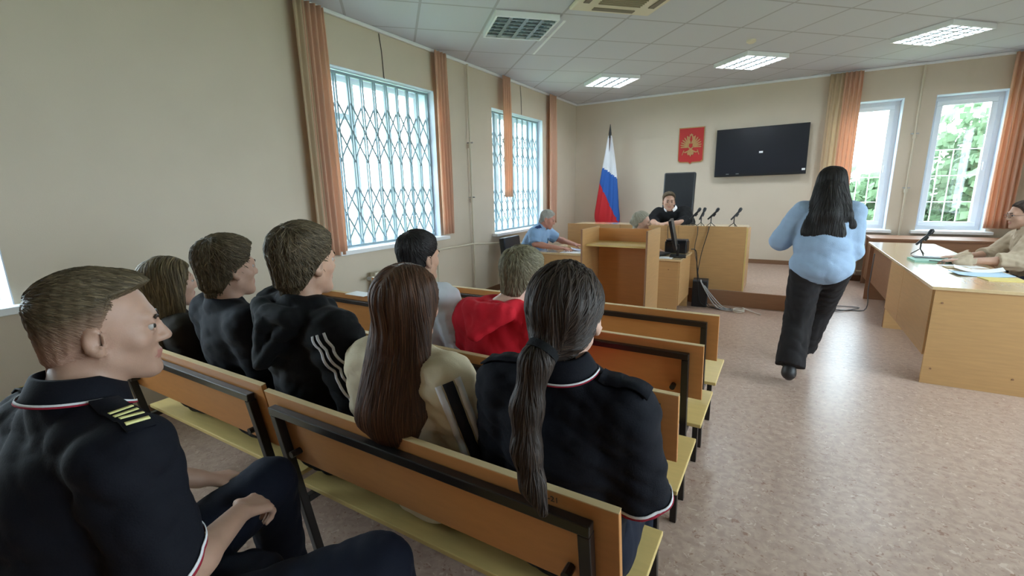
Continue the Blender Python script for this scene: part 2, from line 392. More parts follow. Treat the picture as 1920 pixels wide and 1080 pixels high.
# ------------------------------------------------------------------ ceiling fittings
LAMP = mat('lit_tube', (235, 250, 255), .5, emit=5)
LAMPOFF = mat('unlit_tube', (150, 180, 195), .3)
LOUV = mat('louvre_aluminium', (120, 132, 138), .45, metal=.2)
HOUS = mat('fixture_inside', (150, 168, 178), .35, metal=.3)
POW = 22
def ceiling_light(u, v, label, lit, darkband=False):
    x, y = uv2xy(u, v); o = thing('ceiling_light', label, 'ceiling light', (x, y, CZ-.001), math.pi/4, 'louvred ceiling lights')
    a = TS/2-.02; D = .05
    f = MB()
    for c in ((-a, a, -a, -a+.02), (-a, a, a-.02, a), (-a, -a+.02, -a+.02, a-.02), (a-.02, a, -a+.02, a-.02)): f.box(c[0], c[1], c[2], c[3], -D, 0)
    link('frame', f, WHITE, o)
    link('housing', MB().box(-a+.02, a-.02, -a+.02, a-.02, -.006, 0), HOUS, o)
    for k in range(4):
        xx = -a+(k+.5)*2*a/4
        if darkband and k == 1: pass
        link('tube', MB().tube([(xx, -a+.04, -.022), (xx, a-.04, -.022)], .011, 10), LAMP if lit and not (darkband and k == 1) else LAMPOFF, o, smooth='auto')
    l = MB()
    for k in range(1, 4): l.box(-a+k*2*a/4-.018, -a+k*2*a/4+.018, -a+.02, a-.02, -D+.002, -.035)
    for k in range(1, 7): l.box(-a+.02, a-.02, -a+k*2*a/7-.010, -a+k*2*a/7+.010, -D+.003, -.034)
    link('louvre', l, LOUV, o)
    if lit:
        for lx, lw in (((-.235, .12), (.08, .42)) if darkband else ((0, .58),)):
            la = bpy.data.lights.new('tube_light', 'AREA'); la.shape = 'RECTANGLE'; la.size = lw; la.size_y = .58; la.energy = POW*lw/.58; la.color = (.93, .97, 1)
            lo = bpy.data.objects.new('tube_light', la); COL.objects.link(lo); lo.parent = o; lo.location = (lx, 0, -.009)
ceiling_light(u0, v0, 'unlit bluish louvred ceiling light nearest the camera, by the loose white strip', False)
ceiling_light(u0+3*TS, v0+3*TS, 'lit louvred ceiling light with a dark band across, above the flag corner', True, True)
ceiling_light(u0+5*TS, v0+1*TS, 'lit louvred ceiling light above the television end of the judge bench', True)
ceiling_light(u0+7*TS, v0-1*TS, 'lit louvred ceiling light in front of the back windows', True)
for k, (du, dv) in enumerate(((5, -5),)):  # out-of-view fixture added for more light, continuing the ceiling light grid
    ceiling_light(u0+du*TS, v0+dv*TS, ['lit louvred ceiling light over the right-hand aisle', 'lit louvred ceiling light above the camera', 'lit louvred ceiling light behind the camera', 'lit louvred ceiling light by the near left wall', 'lit louvred ceiling light by the right wall'][k], True)
# cassette air conditioner
ac = thing('air_conditioner', 'cream ceiling cassette air conditioner cut by the top of the picture', 'air conditioner', (-1.27, 4.17, CZ-.001), math.pi/4)
ACM = mat('cream_plastic', (222, 214, 192), .45)
b = MB().box(-.40, .40, -.40, .40, -.035, 0); link('panel', b, ACM, ac, bevel=.02)
b = MB(); 
for k in range(12): b.box(-.2, .2, -.2+k*.035, -.188+k*.035, -.045, -.034)
link('intake_grille', b, mat('taupe_plastic', (150, 140, 118), .6), ac)
for k in range(4):
    R_ = Matrix.Rotation(k*math.pi/2, 4, 'Z'); link('air_vane', MB().box(-.2, .2, .285, .34, -.042, -.03, M=R_), mat('vane_shadow', (120, 112, 96), .6), ac)  # vanes in a darker tone than the cream panel
sd = link('smoke_detector', MB().tube([(0, 0, 0), (0, 0, -.02), (0, 0, -.035)], [.05, .05, .03], 20), ACM, smooth='auto', loc=(-.49, 6.23, CZ-.001)); tag(sd, 'small round smoke detector on the ceiling tiles', 'smoke detector')
ex, ey = uv2xy(u0+TS/2+.02, v0-TS/2)
e2 = uv2xy(u0+TS/2+.02, v0+TS/2+.35)
tag(link('trim_strip', MB().beam((ex, ey, CZ-.06), (e2[0], e2[1], CZ-.08), .025, .006, up=(0, 0, 1)), WHITE), 'loose white strip hanging along the edge of the unlit ceiling light', 'trim strip')

# ------------------------------------------------------------------ outside
m = MB().box(-60, 60, -30, 70, -3.2, -3.0); o = struct('ground_outside', m, mat('grass_ground', (120, 140, 96), .9, noise=.2, nscale=2))
def tree(x, y, z, r, h, label, n=900):
    o = thing('tree', label, 'tree', (x, y, -3), group='trees outside the windows')
    rnd = random.Random(int(x*100+y)); v = []; f = []; mi = []
    mb = MB()
    for k in range(n):
        a, b_ = rnd.uniform(0, 2*math.pi), math.acos(rnd.uniform(-1, 1)); rr = r*(.25+.75*rnd.random()**.6)*(1+.25*math.sin(3*a)*math.sin(2*b_))
        c = Vector((rr*math.sin(b_)*math.cos(a), rr*math.sin(b_)*math.sin(a), z+3+h*.5*math.cos(b_)*rr/r))
        s = rnd.uniform(.10, .20)
        d = Vector((rnd.gauss(0, 1), rnd.gauss(0, 1), rnd.gauss(0, 1))).normalized(); e = d.orthogonal().normalized()*s; g = d.cross(e)
        mb.add([c+e, c+g*.7, c-e, c-g*.7], [(0, 1, 2, 3)], rnd.randint(0, 1))
    link('foliage', mb, [LEAF, LEAF2], o)
    link('trunk', MB().tube([(0, 0, 0), (0, 0, z+3)], [.22, .12], 10), mat('bark', (96, 84, 70), .9), o)
for x, y, z, r, h, lb in ((2.1, 17, -.7, 1.4, 4.9, 'leafy tree seen low through the back window beside the walking woman'), (4.8, 18, .0, 1.7, 7.4, 'tall leafy tree filling the back window beside the orange curtain'), (8.6, 24, 1.2, 2.2, 6, 'leafy tree farther off behind the tall one outside the back windows')): tree(x, y, z, r, h, lb, 6500)

# ------------------------------------------------------------------ benches
def bench(x, y, label, lenx=1.27):
    o = thing('bench', label, 'bench', (x, y, 0), group='wooden benches in rows')
    hw = lenx/2; sl = .15
    yb = lambda z: (.83-z)*sl
    M_ = Matrix.Translation((0, 0, .83)) @ Matrix.Rotation(math.atan(sl), 4, 'X')
    bd = link('backboard', MB().box(-hw, hw, -.009, .009, -.265, 0, M=M_), BOARD, o, bevel=.002)
    link('edge_strip', MB().box(-hw, hw, -.009, .009, .0002, .003, M=M_), EDGE, bd)
    link('seat', MB().box(-hw, hw, .08, .49, .402, .42), SEAT, o, bevel=.003)
    fx = hw-.07; yo = -.027
    link('top_rail', MB().box(-fx-.015, fx+.015, yo-.014+yb(.79), yo+.014+yb(.79), .765, .793), BMET, o, bevel=.003)
    for s in (-1, 1):
        link('rear_post', MB().beam((s*fx, yo+yb(.765), .7645), (s*fx, yo+yb(0), 0), .03, .03), BMET, o, bevel=.003)
        link('front_leg', MB().beam((s*fx, .45, .40), (s*fx, .46, 0), .028, .028), BMET, o, bevel=.003)
        link('side_rail', MB().box(s*fx-.013, s*fx+.013, yb(.39)-.01, .436, .374, .400), BMET, o, bevel=.002)
        k = MB().tube([(s*(fx-.05), yo+yb(.6)-.022, .62), (s*(fx-.05), yo+yb(.6)+.02, .62)], .012, 10)
        link('bolt', k, BMET, o)
    link('cross_rail', MB().box(-fx+.015, fx-.015, .437, .463, .374, .400), BMET, o)
    return o
CR, CLF = -.875, -2.195
b0 = bench(CR, .83, 'nearest aisle-side bench, worn number on its top edge, ponytailed girl sitting on it')
spots = [(CLF, .85, 'wall-side bench carrying the boy in the plain black tee'),
         (CR, 1.46, 'bench in the second row with the boy in the red hoodie on it'),
         (CLF, 1.46, 'left-wall bench of the second row, hidden behind the row of teenagers'),
         (CR, 2.0, 'empty bench by the aisle, second behind the lectern'),
         (CLF-.02, 2.04, 'empty bench by the left wall with a white paper on its backboard'),
         (CR, 2.53, 'empty bench by the aisle directly in front of the lectern'),
         (CLF, 2.53, 'empty left-wall bench in the front row nearest the windows'),
         (CR-.03, .10, 'bench under the man in the navy polo shirt'),
         (CLF-.02, .12, 'bench by the wall beside the man in the navy polo shirt')]
for x, y, lb in spots: dup(b0, lb, (x, y, 0))
# worn inventory number on the board top
def text(body, size, loc, rot, m, name, parent, ext=.0006):
    c = bpy.data.curves.new(name, 'FONT'); c.body = body; c.size = size; c.extrude = ext; c.materials.append(m)
    c.align_x = 'CENTER'
    tmp = bpy.data.objects.new('tmp', c); COL.objects.link(tmp); bpy.context.view_layer.update()
    me = bpy.data.meshes.new_from_object(tmp.evaluated_get(bpy.context.evaluated_depsgraph_get())); bpy.data.objects.remove(tmp); me.materials.clear(); me.materials.append(m)
    t = bpy.data.objects.new(name, me); COL.objects.link(t); t.location = loc; t.rotation_euler = rot; t.parent = parent; return t
INK = mat('worn_ink', (70, 52, 34), .8)
text('НЕ-21', .022, (.47, -.0125, .807), (math.radians(90)+math.atan(.15), 0, 0), INK, 'inventory_number', b0)
pp = MB().box(-.09, .09, -.05, .05, 0, .002); o = link('paper_sheet', pp, PAPER, loc=(-2.42, 2.045, .8335)); tag(o, 'white paper lying on the backboard of the left-wall bench', 'paper')

# ------------------------------------------------------------------ lectern, desks, judge bench
lc = thing('lectern', 'open-backed beech lectern with a shelf, facing away from the benches', 'lectern', (-1.40, 4.28, 0))
hw = .325; dp = .5; ht = 1.1
for s in (-1, 1): 
    sp_ = link('side_panel', MB().box(s*hw-.009, s*hw+.009, 0, dp, 0, ht), BEECH, lc, bevel=.001)
    link('edge_strip', MB().box(s*hw-.009, s*hw+.009, -.002, -.0002, 0, ht), BROWN, sp_)
link('front_panel', MB().box(-hw+.01, hw-.01, dp-.02, dp-.002, .05, ht-.02), LECT, lc)
link('shelf', MB().box(-hw+.01, hw-.01, .09, dp-.021, ht-.175, ht-.157), SEAT, lc, bevel=.001)
link('bottom', MB().box(-hw+.01, hw-.01, .02, dp-.021, .05, .068), LECT, lc)

def desk(x0, x1, y0, y1, h, label, modesty, m=BEECH, mz=.2, seam=None, top=None, inset=.03):
    o = thing('desk', label, 'desk', (x0, y0, 0)); W, D = x1-x0, y1-y0
    link('desk_top', MB().box(-.012, W+.012, -.012, D+.012, h-.024, h), top or TOPL, o, bevel=.002)
    for yy in (0, D-.018):
        p = link('end_panel', MB().box(0.01, W-.01, yy, yy+.018, 0, h-.0245), m, o, bevel=.001)
        if yy == 0:
            for sx in (.06, W-.12):
                for sz in (.12, h-.12): link('screw_cap', MB().tube([(sx, -.003, sz), (sx, .0, sz)], .007, 10), BROWN, p)
    xm = inset if modesty == 'L' else W-inset-.018
    if seam:
        for a, b_ in ((0.019, D*seam-.003), (D*seam+.003, D-.019)): link('modesty_panel', MB().box(xm, xm+.018, a, b_, mz, h-.025), m, o)
    else: link('modesty_panel', MB().box(xm, xm+.018, .019, D-.019, mz, h-.025), m, o)
    return o
desk(-1.62, -.95, 5.28, 5.98, .70, 'small beech desk beside the lectern carrying the monitor', 'R', mz=.16, inset=.0)
desk(-2.76, -2.10, 5.28, 6.12, .70, 'beech desk of the man in the light blue shirt, left of the lectern', 'R')
desk(1.0, 1.62, 4.36, 5.95, .75, 'long beech desk nearest the aisle on the right, lady in beige behind it', 'L', mz=.22, seam=.62, inset=.0)
desk(1.0, 1.62, 5.97, 7.40, .75, 'far beech desk continuing the right-hand row toward the back windows', 'L', m=BROWN, mz=.24, inset=.05)
desk(1.10, 2.9, 8.05, 8.58, .74, 'brown desk standing against the back wall under the windows', 'L', m=BROWN, mz=.1, top=BROWN)
jb = thing('judge_bench', 'long raised beech judge bench on the platform', 'judge bench', (0, 6.27, .19))
for a, b_ in ((-2.75, -1.96), (-1.958, -1.17), (-1.168, -.37)): link('front_panel', MB().box(a, b_-.001, 0, .02, 0, .81), BEECH, jb, bevel=.001)
link('bench_top', MB().box(-2.74, -.38, .021, .62, .765, .79), TOPL, jb)
for xx in (-2.75, -.37): link('end_panel', MB().box(xx-.001, xx+.018, .021, .60, 0, .764), BEECH, jb)
link('edge_strip', MB().box(-.369, -.352, 0, .02, .0, .80), SEAT, jb)

# judge chair
def office_chair(x, y, z, rz, label, high=True, hb=.85):
    o = thing('office_chair', label, 'chair', (x, y, z), rz)
    for k in range(5):
        a = k*2*math.pi/5; link('base_spoke', MB().tube([(0, 0, .09), (.28*math.cos(a), .28*math.sin(a), .06)], [.025, .015], 8), BPLA, o)
        link('caster', MB().tube([(.28*math.cos(a)-.02, .28*math.sin(a), .03), (.28*math.cos(a)+.02, .28*math.sin(a), .03)], .028, 12), BPLA, o)
    link('gas_column', MB().tube([(0, 0, .09), (0, 0, .42)], .03, 12), BPLA, o)
    link('seat', MB().box(-.25, .25, -.24, .24, .42, .50), LEATH, o, bevel=.03)
    link('backrest', MB().box(-.23, .23, -.06, .03, 0, hb, M=Matrix.Translation((0, -.25, .48)) @ Matrix.Rotation(.12, 4, 'X')), LEATH, o, bevel=.02)
    for s in (-1, 1): link('armrest', MB().tube([(s*.27, -.2, .52), (s*.29, -.18, .68), (s*.29, .1, .68), (s*.27, .14, .5)], .018, 8), BPLA, o, smooth='auto')
    return o
office_chair(-1.42, 7.12, .19, math.pi, 'tall black leather chair behind the judge', hb=1.05)
office_chair(-3.12, 5.70, 0, -math.pi/2, 'low black chair under the man in the light blue shirt', hb=.36)
office_chair(-1.85, 5.62, 0, -math.pi/2, 'black chair of the fair-haired clerk behind the lectern', hb=.3)
office_chair(2.02, 5.85, 0, math.pi/2, 'black chair under the lady in the beige blouse', hb=.42)

# television, emblem
tv = thing('television', 'wall-mounted black flat television between emblem and windows', 'television', (-.42, BY-.05, 2.035), 0)
Mt = Matrix.Rotation(-.05, 4, 'X') @ Matrix.Rotation(-.012, 4, 'Y')
link('casing', MB().box(-.66, .66, -.06, -.01, -.385, .385, M=Mt), BPLA, tv, bevel=.006)
link('screen', MB().box(-.648, .648, -.0635, -.0602, -.355, .373, M=Mt), SCREEN, tv)
link('wall_mount', MB().box(-.2, .2, -.012, .048, -.15, .15), BMET, tv)
link('status_sticker', MB().box(-.01, .045, -.066, -.0638, -.03, .0, M=Mt), PAPER, tv)  # white patch standing in for a reflection on the screen
link('corner_sticker', MB().box(.60, .645, -.066, -.0638, -.33, -.30, M=Mt), PAPER, tv)
for xx in (-.48, -.33): link('front_logo', MB().box(xx, xx+.045, -.066, -.0638, -.352, -.338, M=Mt), STEEL, tv)
em = thing('emblem', 'red shield with a golden double-headed eagle on the back wall', 'emblem', (-1.50, BY-.002, 2.2))
shp = [(-.205, .3), (.205, .3), (.205, -.25), (.17, -.28), (.03, -.285), (0, -.315), (-.03, -.285), (-.17, -.28), (-.205, -.25)]
link('border', MB().prism([(x*1.03, z*1.02) for x, z in shp], .018), GOLD, em)
link('shield', MB().prism([(x*.97, z*.965) for x, z in shp], .026), RED, em)
def eagle():
    e = MB(); T = lambda d: Matrix.Translation((0, -.027, 0))
    def P(poly, th):
        e.prism(poly, th, T(0)); e.prism([(-x, z) for x, z in poly][::-1], th, T(0))
    for k in range(7):                         # wing feathers
        a = math.radians(100-k*17); L_ = .165-.008*k; c = (.045, .05-.012*k)
        dx, dz = math.cos(a), math.sin(a); nx, nz = -dz*.013, dx*.013
        tip = (min(c[0]+dx*L_+.0, .168), c[1]+dz*L_*.75)
        P([(c[0]+nx, c[1]+nz), (c[0]-nx, c[1]-nz), (tip[0]-nx*.7, tip[1]-nz*.7), (tip[0]+dx*.012, tip[1]+dz*.012), (tip[0]+nx*.7, tip[1]+nz*.7)], .006+.001*(k % 2))
    P([(.0, .03), (.012, .075), (.03, .115), (.05, .125), (.075, .115), (.055, .105), (.045, .09), (.04, .06), (.045, .02), (.04, -.04), (.0, -.07)], .01)  # neck+head+half body
    P([(.03, .13), (.028, .15), (.04, .143), (.05, .156), (.06, .143), (.07, .15), (.066, .13)], .008)     # small crown
    P([(0, .165), (.02, .165), (.028, .19), (.012, .183), (0, .205)], .008)                                # half big crown
    P([(0, -.05), (.02, -.06), (.055, -.13), (.04, -.165), (.02, -.15), (0, -.19)], .008)                 # tail
    P([(.02, -.06), (.05, -.085), (.095, -.105), (.13, -.09), (.12, -.11), (.085, -.125), (.04, -.105)], .008)  # leg
    P([(.105, -.075), (.115, -.072), (.145, -.155), (.135, -.16)], .007)
    return e
link('eagle', eagle(), GOLD, em)
link('breast_shield', MB().prism([(-.028, .03), (.028, .03), (.028, -.02), (0, -.045), (-.028, -.02)], .012, Matrix.Translation((0, -.037, 0))), RED, em)

# flag
fl = thing('flag', 'white, blue and red flag furled on a pole in the back corner', 'flag', (-2.86, 8.35, .19))
link('pole', MB().tube([(0, 0, .02), (.02, 0, 2.2)], .013, 12), mat('dark_wood', (70, 50, 36), .5), fl)
link('finial', MB().tube([(.02, 0, 2.2), (.02, 0, 2.28), (.02, 0, 2.34), (.021, 0, 2.44)], [.022, .026, .018, .004], 14), BPLA, fl, smooth='auto')
link('pole_base', MB().tube([(0, 0, 0), (0, 0, .02), (0, 0, .05)], [.16, .15, .03], 24), BMET, fl, smooth='auto')
def flagcloth():
    mb = MB(); nz, na = 60, 72; zt, zb = 2.24, .35; v = []
    for j in range(nz+1):
        t = j/nz; z = zt+(zb-zt)*t
        wl = .03+.185*min(1, t*1.35)**.9; wr = .03+.19*min(1, t*1.3)**.8
        if t > .78: wl *= 1-.5*(t-.78)/.22
        for i in range(na):
            a = 2*math.pi*i/na; c, s = math.cos(a), math.sin(a)
            w_ = wr if c > 0 else wl
            fold = 1+.16*math.sin(a*7+t*5)*min(1, t*3)
            v.append((.02*(1-t)+w_*c*fold, .35*w_*s*fold*(1.2)+.02*math.sin(3*a), z+.02*math.sin(5*a)*t))
    f = []
    for j in range(nz):
        for i in range(na): f.append((j*na+i, j*na+(i+1) % na, (j+1)*na+(i+1) % na, (j+1)*na+i))
    mb.add(v, f); mb.mi = []
    for q in f:
        c = [sum(v[k][d] for k in q)/4 for d in range(3)]
        s1 = c[2]+.75*c[0]; s2 = c[2]+1.9*c[0]
        mb.mi.append(0 if s1 > 1.62 else (1 if s2 > 1.13 else 2))
    return mb
link('flag_cloth', flagcloth(), [mat('flag_white', (226, 230, 238), .7), mat('flag_blue', (36, 92, 176), .7), mat('flag_red', (200, 34, 44), .7)], fl, smooth=True)

# monitor, keyboard, phone, papers on the clerk desk
mo = thing('monitor', 'black flat monitor seen edge-on on the small desk by the judge bench', 'monitor', (-1.02, 5.52, .70), math.radians(99))
link('panel', MB().box(-.25, .25, -.015, .02, .10, .44, M=Matrix.Rotation(-.22, 4, 'X')), BPLA, mo, bevel=.004)
link('stand', MB().box(-.03, .03, -.01, .02, .006, .14), BPLA, mo); link('foot', MB().box(-.12, .12, -.09, .09, 0, .012), BPLA, mo, bevel=.004)
ph = thing('printer', 'squat black printer on the small desk behind the monitor', 'printer', (-1.08, 5.86, .70), 0)
link('body', MB().box(-.15, .11, -.09, .09, 0, .15), BPLA, ph, bevel=.015); link('lid', MB().box(-.14, .10, -.08, .08, .151, .165), mat('dark_grey', (52, 54, 58), .4), ph, bevel=.005)
kb = thing('keyboard', 'dark keyboard on the small desk in front of the monitor', 'keyboard', (-1.25, 5.52, .701), 1.35)
link('case', MB().box(-.2, .2, -.07, .07, 0, .018), BPLA, kb, bevel=.004)
k_ = MB()
for i in range(14):
    for j in range(5): k_.box(-.19+i*.027, -.168+i*.027, -.06+j*.024, -.041+j*.024, .0182, .023)
link('keys', k_, mat('key_grey', (60, 62, 66), .5), kb)
def sheet(x, y, z, w_, d, rz, m, label, name='paper_sheet', th=.0015, cat='paper', curl=0):
    mb = MB(); n = 8; v = []; f = []
    for j in range(2):
        for i in range(n+1):
            s = i/n-.5; zz = curl*(abs(s)*2)**2
            v += [(s*w_, (j-.5)*d, zz+.0004), (s*w_, (j-.5)*d, zz+th)]
    q = 2*(n+1)
    for i in range(n):
        a = 2*i; f += [(a, a+2, a+q+2, a+q), (a+1, a+q+1, a+q+3, a+3), (a, a+1, a+3, a+2), (a+q, a+q+2, a+q+3, a+q+1)]
    f += [(0, q, q+1, 1), (2*n, 2*n+1, 2*n+q+1, 2*n+q)]
    mb.add(v, f); o = link(name, mb, m, loc=(x, y, z)); o.rotation_euler = (0, 0, rz); return tag(o, label, cat)
sheet(-1.2, 5.37, .7, .3, .14, .05, PAPER, 'white sheet at the near edge of the small desk with the monitor', th=.004)
sheet(-2.3, 5.42, .7, .3, .21, .1, PAPER, 'white sheet lying on the desk of the man in light blue')
sheet(-2.25, 5.62, .7, .3, .21, .5, mat('lilac_paper', (196, 200, 226), .7), 'pale lilac papers by the hands of the man in light blue', curl=.03, th=.004)
# microphones
def mic(x, y, z, rz, label, s=1.0, tripod=True, lean=.06):
    o = thing('microphone', label, 'microphone', (x, y, z), rz, 'desk microphones'); o.scale = (s, s, s)
    for k in range(3):
        a = k*2*math.pi/3+.4; link('leg', MB().tube([(0, 0, .05), (.055*math.cos(a), .055*math.sin(a), .004)], .004, 6), BPLA, o)
    link('stem', MB().tube([(0, 0, .045), (.0, 0, .11), (lean*.4, 0, .135)], .006, 8), BPLA, o)
    link('clip', MB().tube([(lean*.3, 0, .12), (lean*.65, 0, .15)], .014, 10), BPLA, o)
    link('microphone_body', MB().tube([(-lean*.6, 0, .085), (lean*.8, 0, .17)], [.009, .012], 12), BPLA, o, smooth='auto')
    link('grille_head', MB().tube([(lean*.8, 0, .17), (lean*.95, 0, .185), (lean*1.15, 0, .205), (lean*1.25, 0, .212)], [.014, .018, .017, .006], 12), mat('mic_mesh', (60, 62, 66), .35, metal=.6), o, smooth='auto')
for x, lb, rz in ((-1.02, 'microphone on the judge bench top nearest the judge', .3), (-.92, 'second microphone from the judge, tilted, on the judge bench', 1.2), (-.80, 'tall angled microphone on the judge bench above the cables', .2), (-.53, 'lone microphone near the aisle end of the judge bench', .6)): mic(x, 6.42, .98, rz, lb, 1.15)
mic(1.27, 6.25, .75, .4, 'black tripod microphone on the right-hand desks', 1.25)
# things on the lady's desk
fo = sheet(1.28, 5.75, .75, .34, .25, .05, PAPERG, 'pale green folder on the right-hand desk', 'folder', .02, 'folder')
sheet(1.25, 5.86, .7705, .2, .1, .0, mat('dark_cover', (96, 98, 104), .5), 'thin grey notebook lying on the green folder', 'notebook', .01, 'notebook')
sheet(1.42, 5.5, .7501, .28, .2, .35, PAPER, 'white sheet under the hands of the lady in beige', curl=.0)
sheet(1.46, 5.25, .7501, .3, .21, -.2, PAPER, 'curling white sheet nearest the corner of the right-hand desk', curl=.03, th=.003)
sheet(1.42, 5.04, .7501, .34, .2, .1, PAPERB, 'pale blue papers spread on the right-hand desk', curl=.012, th=.004)
sheet(1.50, 4.85, .7501, .24, .16, .15, PAPERY, 'yellow card folder near the front edge of the right-hand desk', 'folder', .005, 'folder')
sheet(1.36, 5.38, .7501, .16, .12, .1, mat('buff_card', (190, 170, 130), .7), 'small buff card beside the white sheets', 'card', .006, 'card')
pn = link('pen', MB().tube([(0, 0, .004), (.14, 0, .004)], .004, 8), BPLA, loc=(1.22, 5.62, .771)); pn.rotation_euler = (0, 0, -.6); tag(pn, 'thin dark pen on the right-hand desk beside the green folder', 'pen')
# cables and computer on the floor
def cable(pts, r, label, m=BPLA):
    P = [Vector(q) for q in pts]; P = [P[0]]+P+[P[-1]]; out = []
    for i in range(1, len(P)-2):
        for k in range(6):
            t = k/6; a, b_, c, d = P[i-1], P[i], P[i+1], P[i+2]
            q = .5*((2*b_)+(c-a)*t+(2*a-5*b_+4*c-d)*t*t+(3*b_-a-3*c+d)*t**3); q.z = max(q.z, r+.001); out.append(q)
    out.append(P[-1]); o = link('cable', MB().tube(out, r, 8), m, smooth='auto'); return tag(o, label, 'cable')
GREY = mat('grey_cable', (110, 112, 116), .5)
cable([(-.93, 5.86, .75), (-.88, 5.9, .72), (-.86, 5.93, .5), (-.84, 5.95, .3), (-.8, 5.98, .06), (-.6, 5.95, .012), (-.45, 6.0, .012)], .006, 'black cable hanging from the small desk to the floor')
cable([(-.80, 6.27-.012, 1.0), (-.8, 6.25, .95), (-.87, 6.22, .6), (-.86, 6.1, .3), (-.7, 6.05, .012), (-.45, 6.05, .012)], .005, 'dark cable hanging down the judge bench behind the monitor')
cable([(-.93, 6.255, 1.0), (-.93, 6.25, .9), (-.95, 6.24, .72), (-.9, 6.2, .5), (-.82, 6.1, .25), (-.6, 6.08, .012)], .004, 'thin dark cable down the judge bench beside the printer')
cable([(-1.3, 6.255, 1.0), (-1.3, 6.25, .88), (-1.28, 6.245, .70), (-1.27, 6.235, .4), (-1.25, 6.2, .012)], .004, 'thin cable down the judge bench in front of the judge')
for k in range(3):
    cable([(-.82, 5.98+.02*k, .35), (-.74+.02*k, 5.98, .2), (-.6+.03*k, 5.95+.03*k, .03), (-.4, 5.92+.05*k, .012)], .006, ['pale cable sloping from the cable knot to the floor', 'pale cable sloping to the floor beside the dark computer case', 'grey cable sloping down nearest the judge bench platform'][k], mat('pale_cable', (170, 172, 174), .5))
cable([(-.36+.06*math.cos(t*.7), 5.93+.07*math.sin(t*.7), .010+.002*t) for t in range(20)]+[(-.2, 5.98, .01), (-.12, 5.9, .01)], .006, 'white coiled cable on the floor before the platform', mat('white_cable', (220, 216, 208), .5))
cable([(.95, 6.6, .70), (.94, 6.6, .3), (.93, 6.62, .012), (.6, 6.55, .012), (.55, 6.7, .012), (.9, 6.75, .012), (.6, 6.42, .012), (.4, 6.5, .012)], .006, 'grey cable looped on the floor under the far right-hand desk', GREY)
pc = thing('computer_case', 'dark computer case standing on the floor beside the small desk', 'computer', (-.83, 6.1, 0), .1)
link('case', MB().box(-.09, .09, -.1, .1, .0, .34), mat('dark_case', (48, 56, 64), .5), pc, bevel=.006); link('front_bezel', MB().box(-.08, .08, -.112, -.101, .01, .33), BPLA, pc, bevel=.004)
# ------------------------------------------------------------------ figures: smooth distance-field bodies
F32 = np.float32
def V3(p): return np.array(p, dtype=float)
def nrm(v): v = np.asarray(v, float); return v/np.linalg.norm(v)
def cap(a, b, ra, rb=None):
    a, b = V3(a), V3(b); rb = ra if rb is None else rb; ab = b-a; L2 = max(float(ab@ab), 1e-9)
    def f(P):
        t = np.clip(((P-a)@ab)/L2, 0, 1)
        return np.linalg.norm(P-a-t[:, None]*ab, axis=1)-(ra+(rb-ra)*t)
    return f
def ell(c, r, R=None):
    c, r = V3(c), V3(r)
    def f(P):
        q = P-c
        if R is not None: q = q@R
        k0 = np.linalg.norm(q/r, axis=1)+1e-9; k1 = np.linalg.norm(q/(r*r), axis=1)+1e-9
        return k0*(k0-1)/k1
    return f
def ellcap(a, b, ra, rb, R, sq):
    """capsule whose section is squeezed along the frame's axes (sq = scale of x,y,z)"""
    sq = V3(sq); a2, b2 = (V3(a)@R)/sq, (V3(b)@R)/sq; g = cap(a2, b2, ra, rb); m_ = float(min(sq))
    return lambda P: g((P@R)/sq)*m_
def smin(a, b, k):
    h = np.clip(.5+.5*(b-a)/k, 0, 1); return b+(a-b)*h-k*h*(1-h)
def smax(a, b, k): return -smin(-a, -b, k)
def union(fs, k=.02):
    def f(P):
        d = None
        for q in fs:
            g, kk = q if isinstance(q, tuple) else (q, k)
            e = g(P); d = e if d is None else smin(d, e, kk)
        return d
    return f
def wrinkles(seed, amp, freq, axis=None, n=7):
    r = np.random.RandomState(seed); K = r.normal(0, 1, (n, 3))
    if axis is not None: K = K+np.outer(r.choice([-1, 1], n)*1.6, nrm(axis))
    K = K/np.linalg.norm(K, axis=1)[:, None]*freq*r.uniform(.6, 1.5, n)[:, None]; ph = r.uniform(0, 6.28, n)
    def f(P):
        s = np.zeros(len(P))
        for k, p in zip(K, ph): s += 1-2*np.abs(np.sin(P@k*1.3+p+1.2*np.sin(P[:, 0]*19+P[:, 2]*13+p*2)))**.7
        return amp*s/n*1.5
    return f
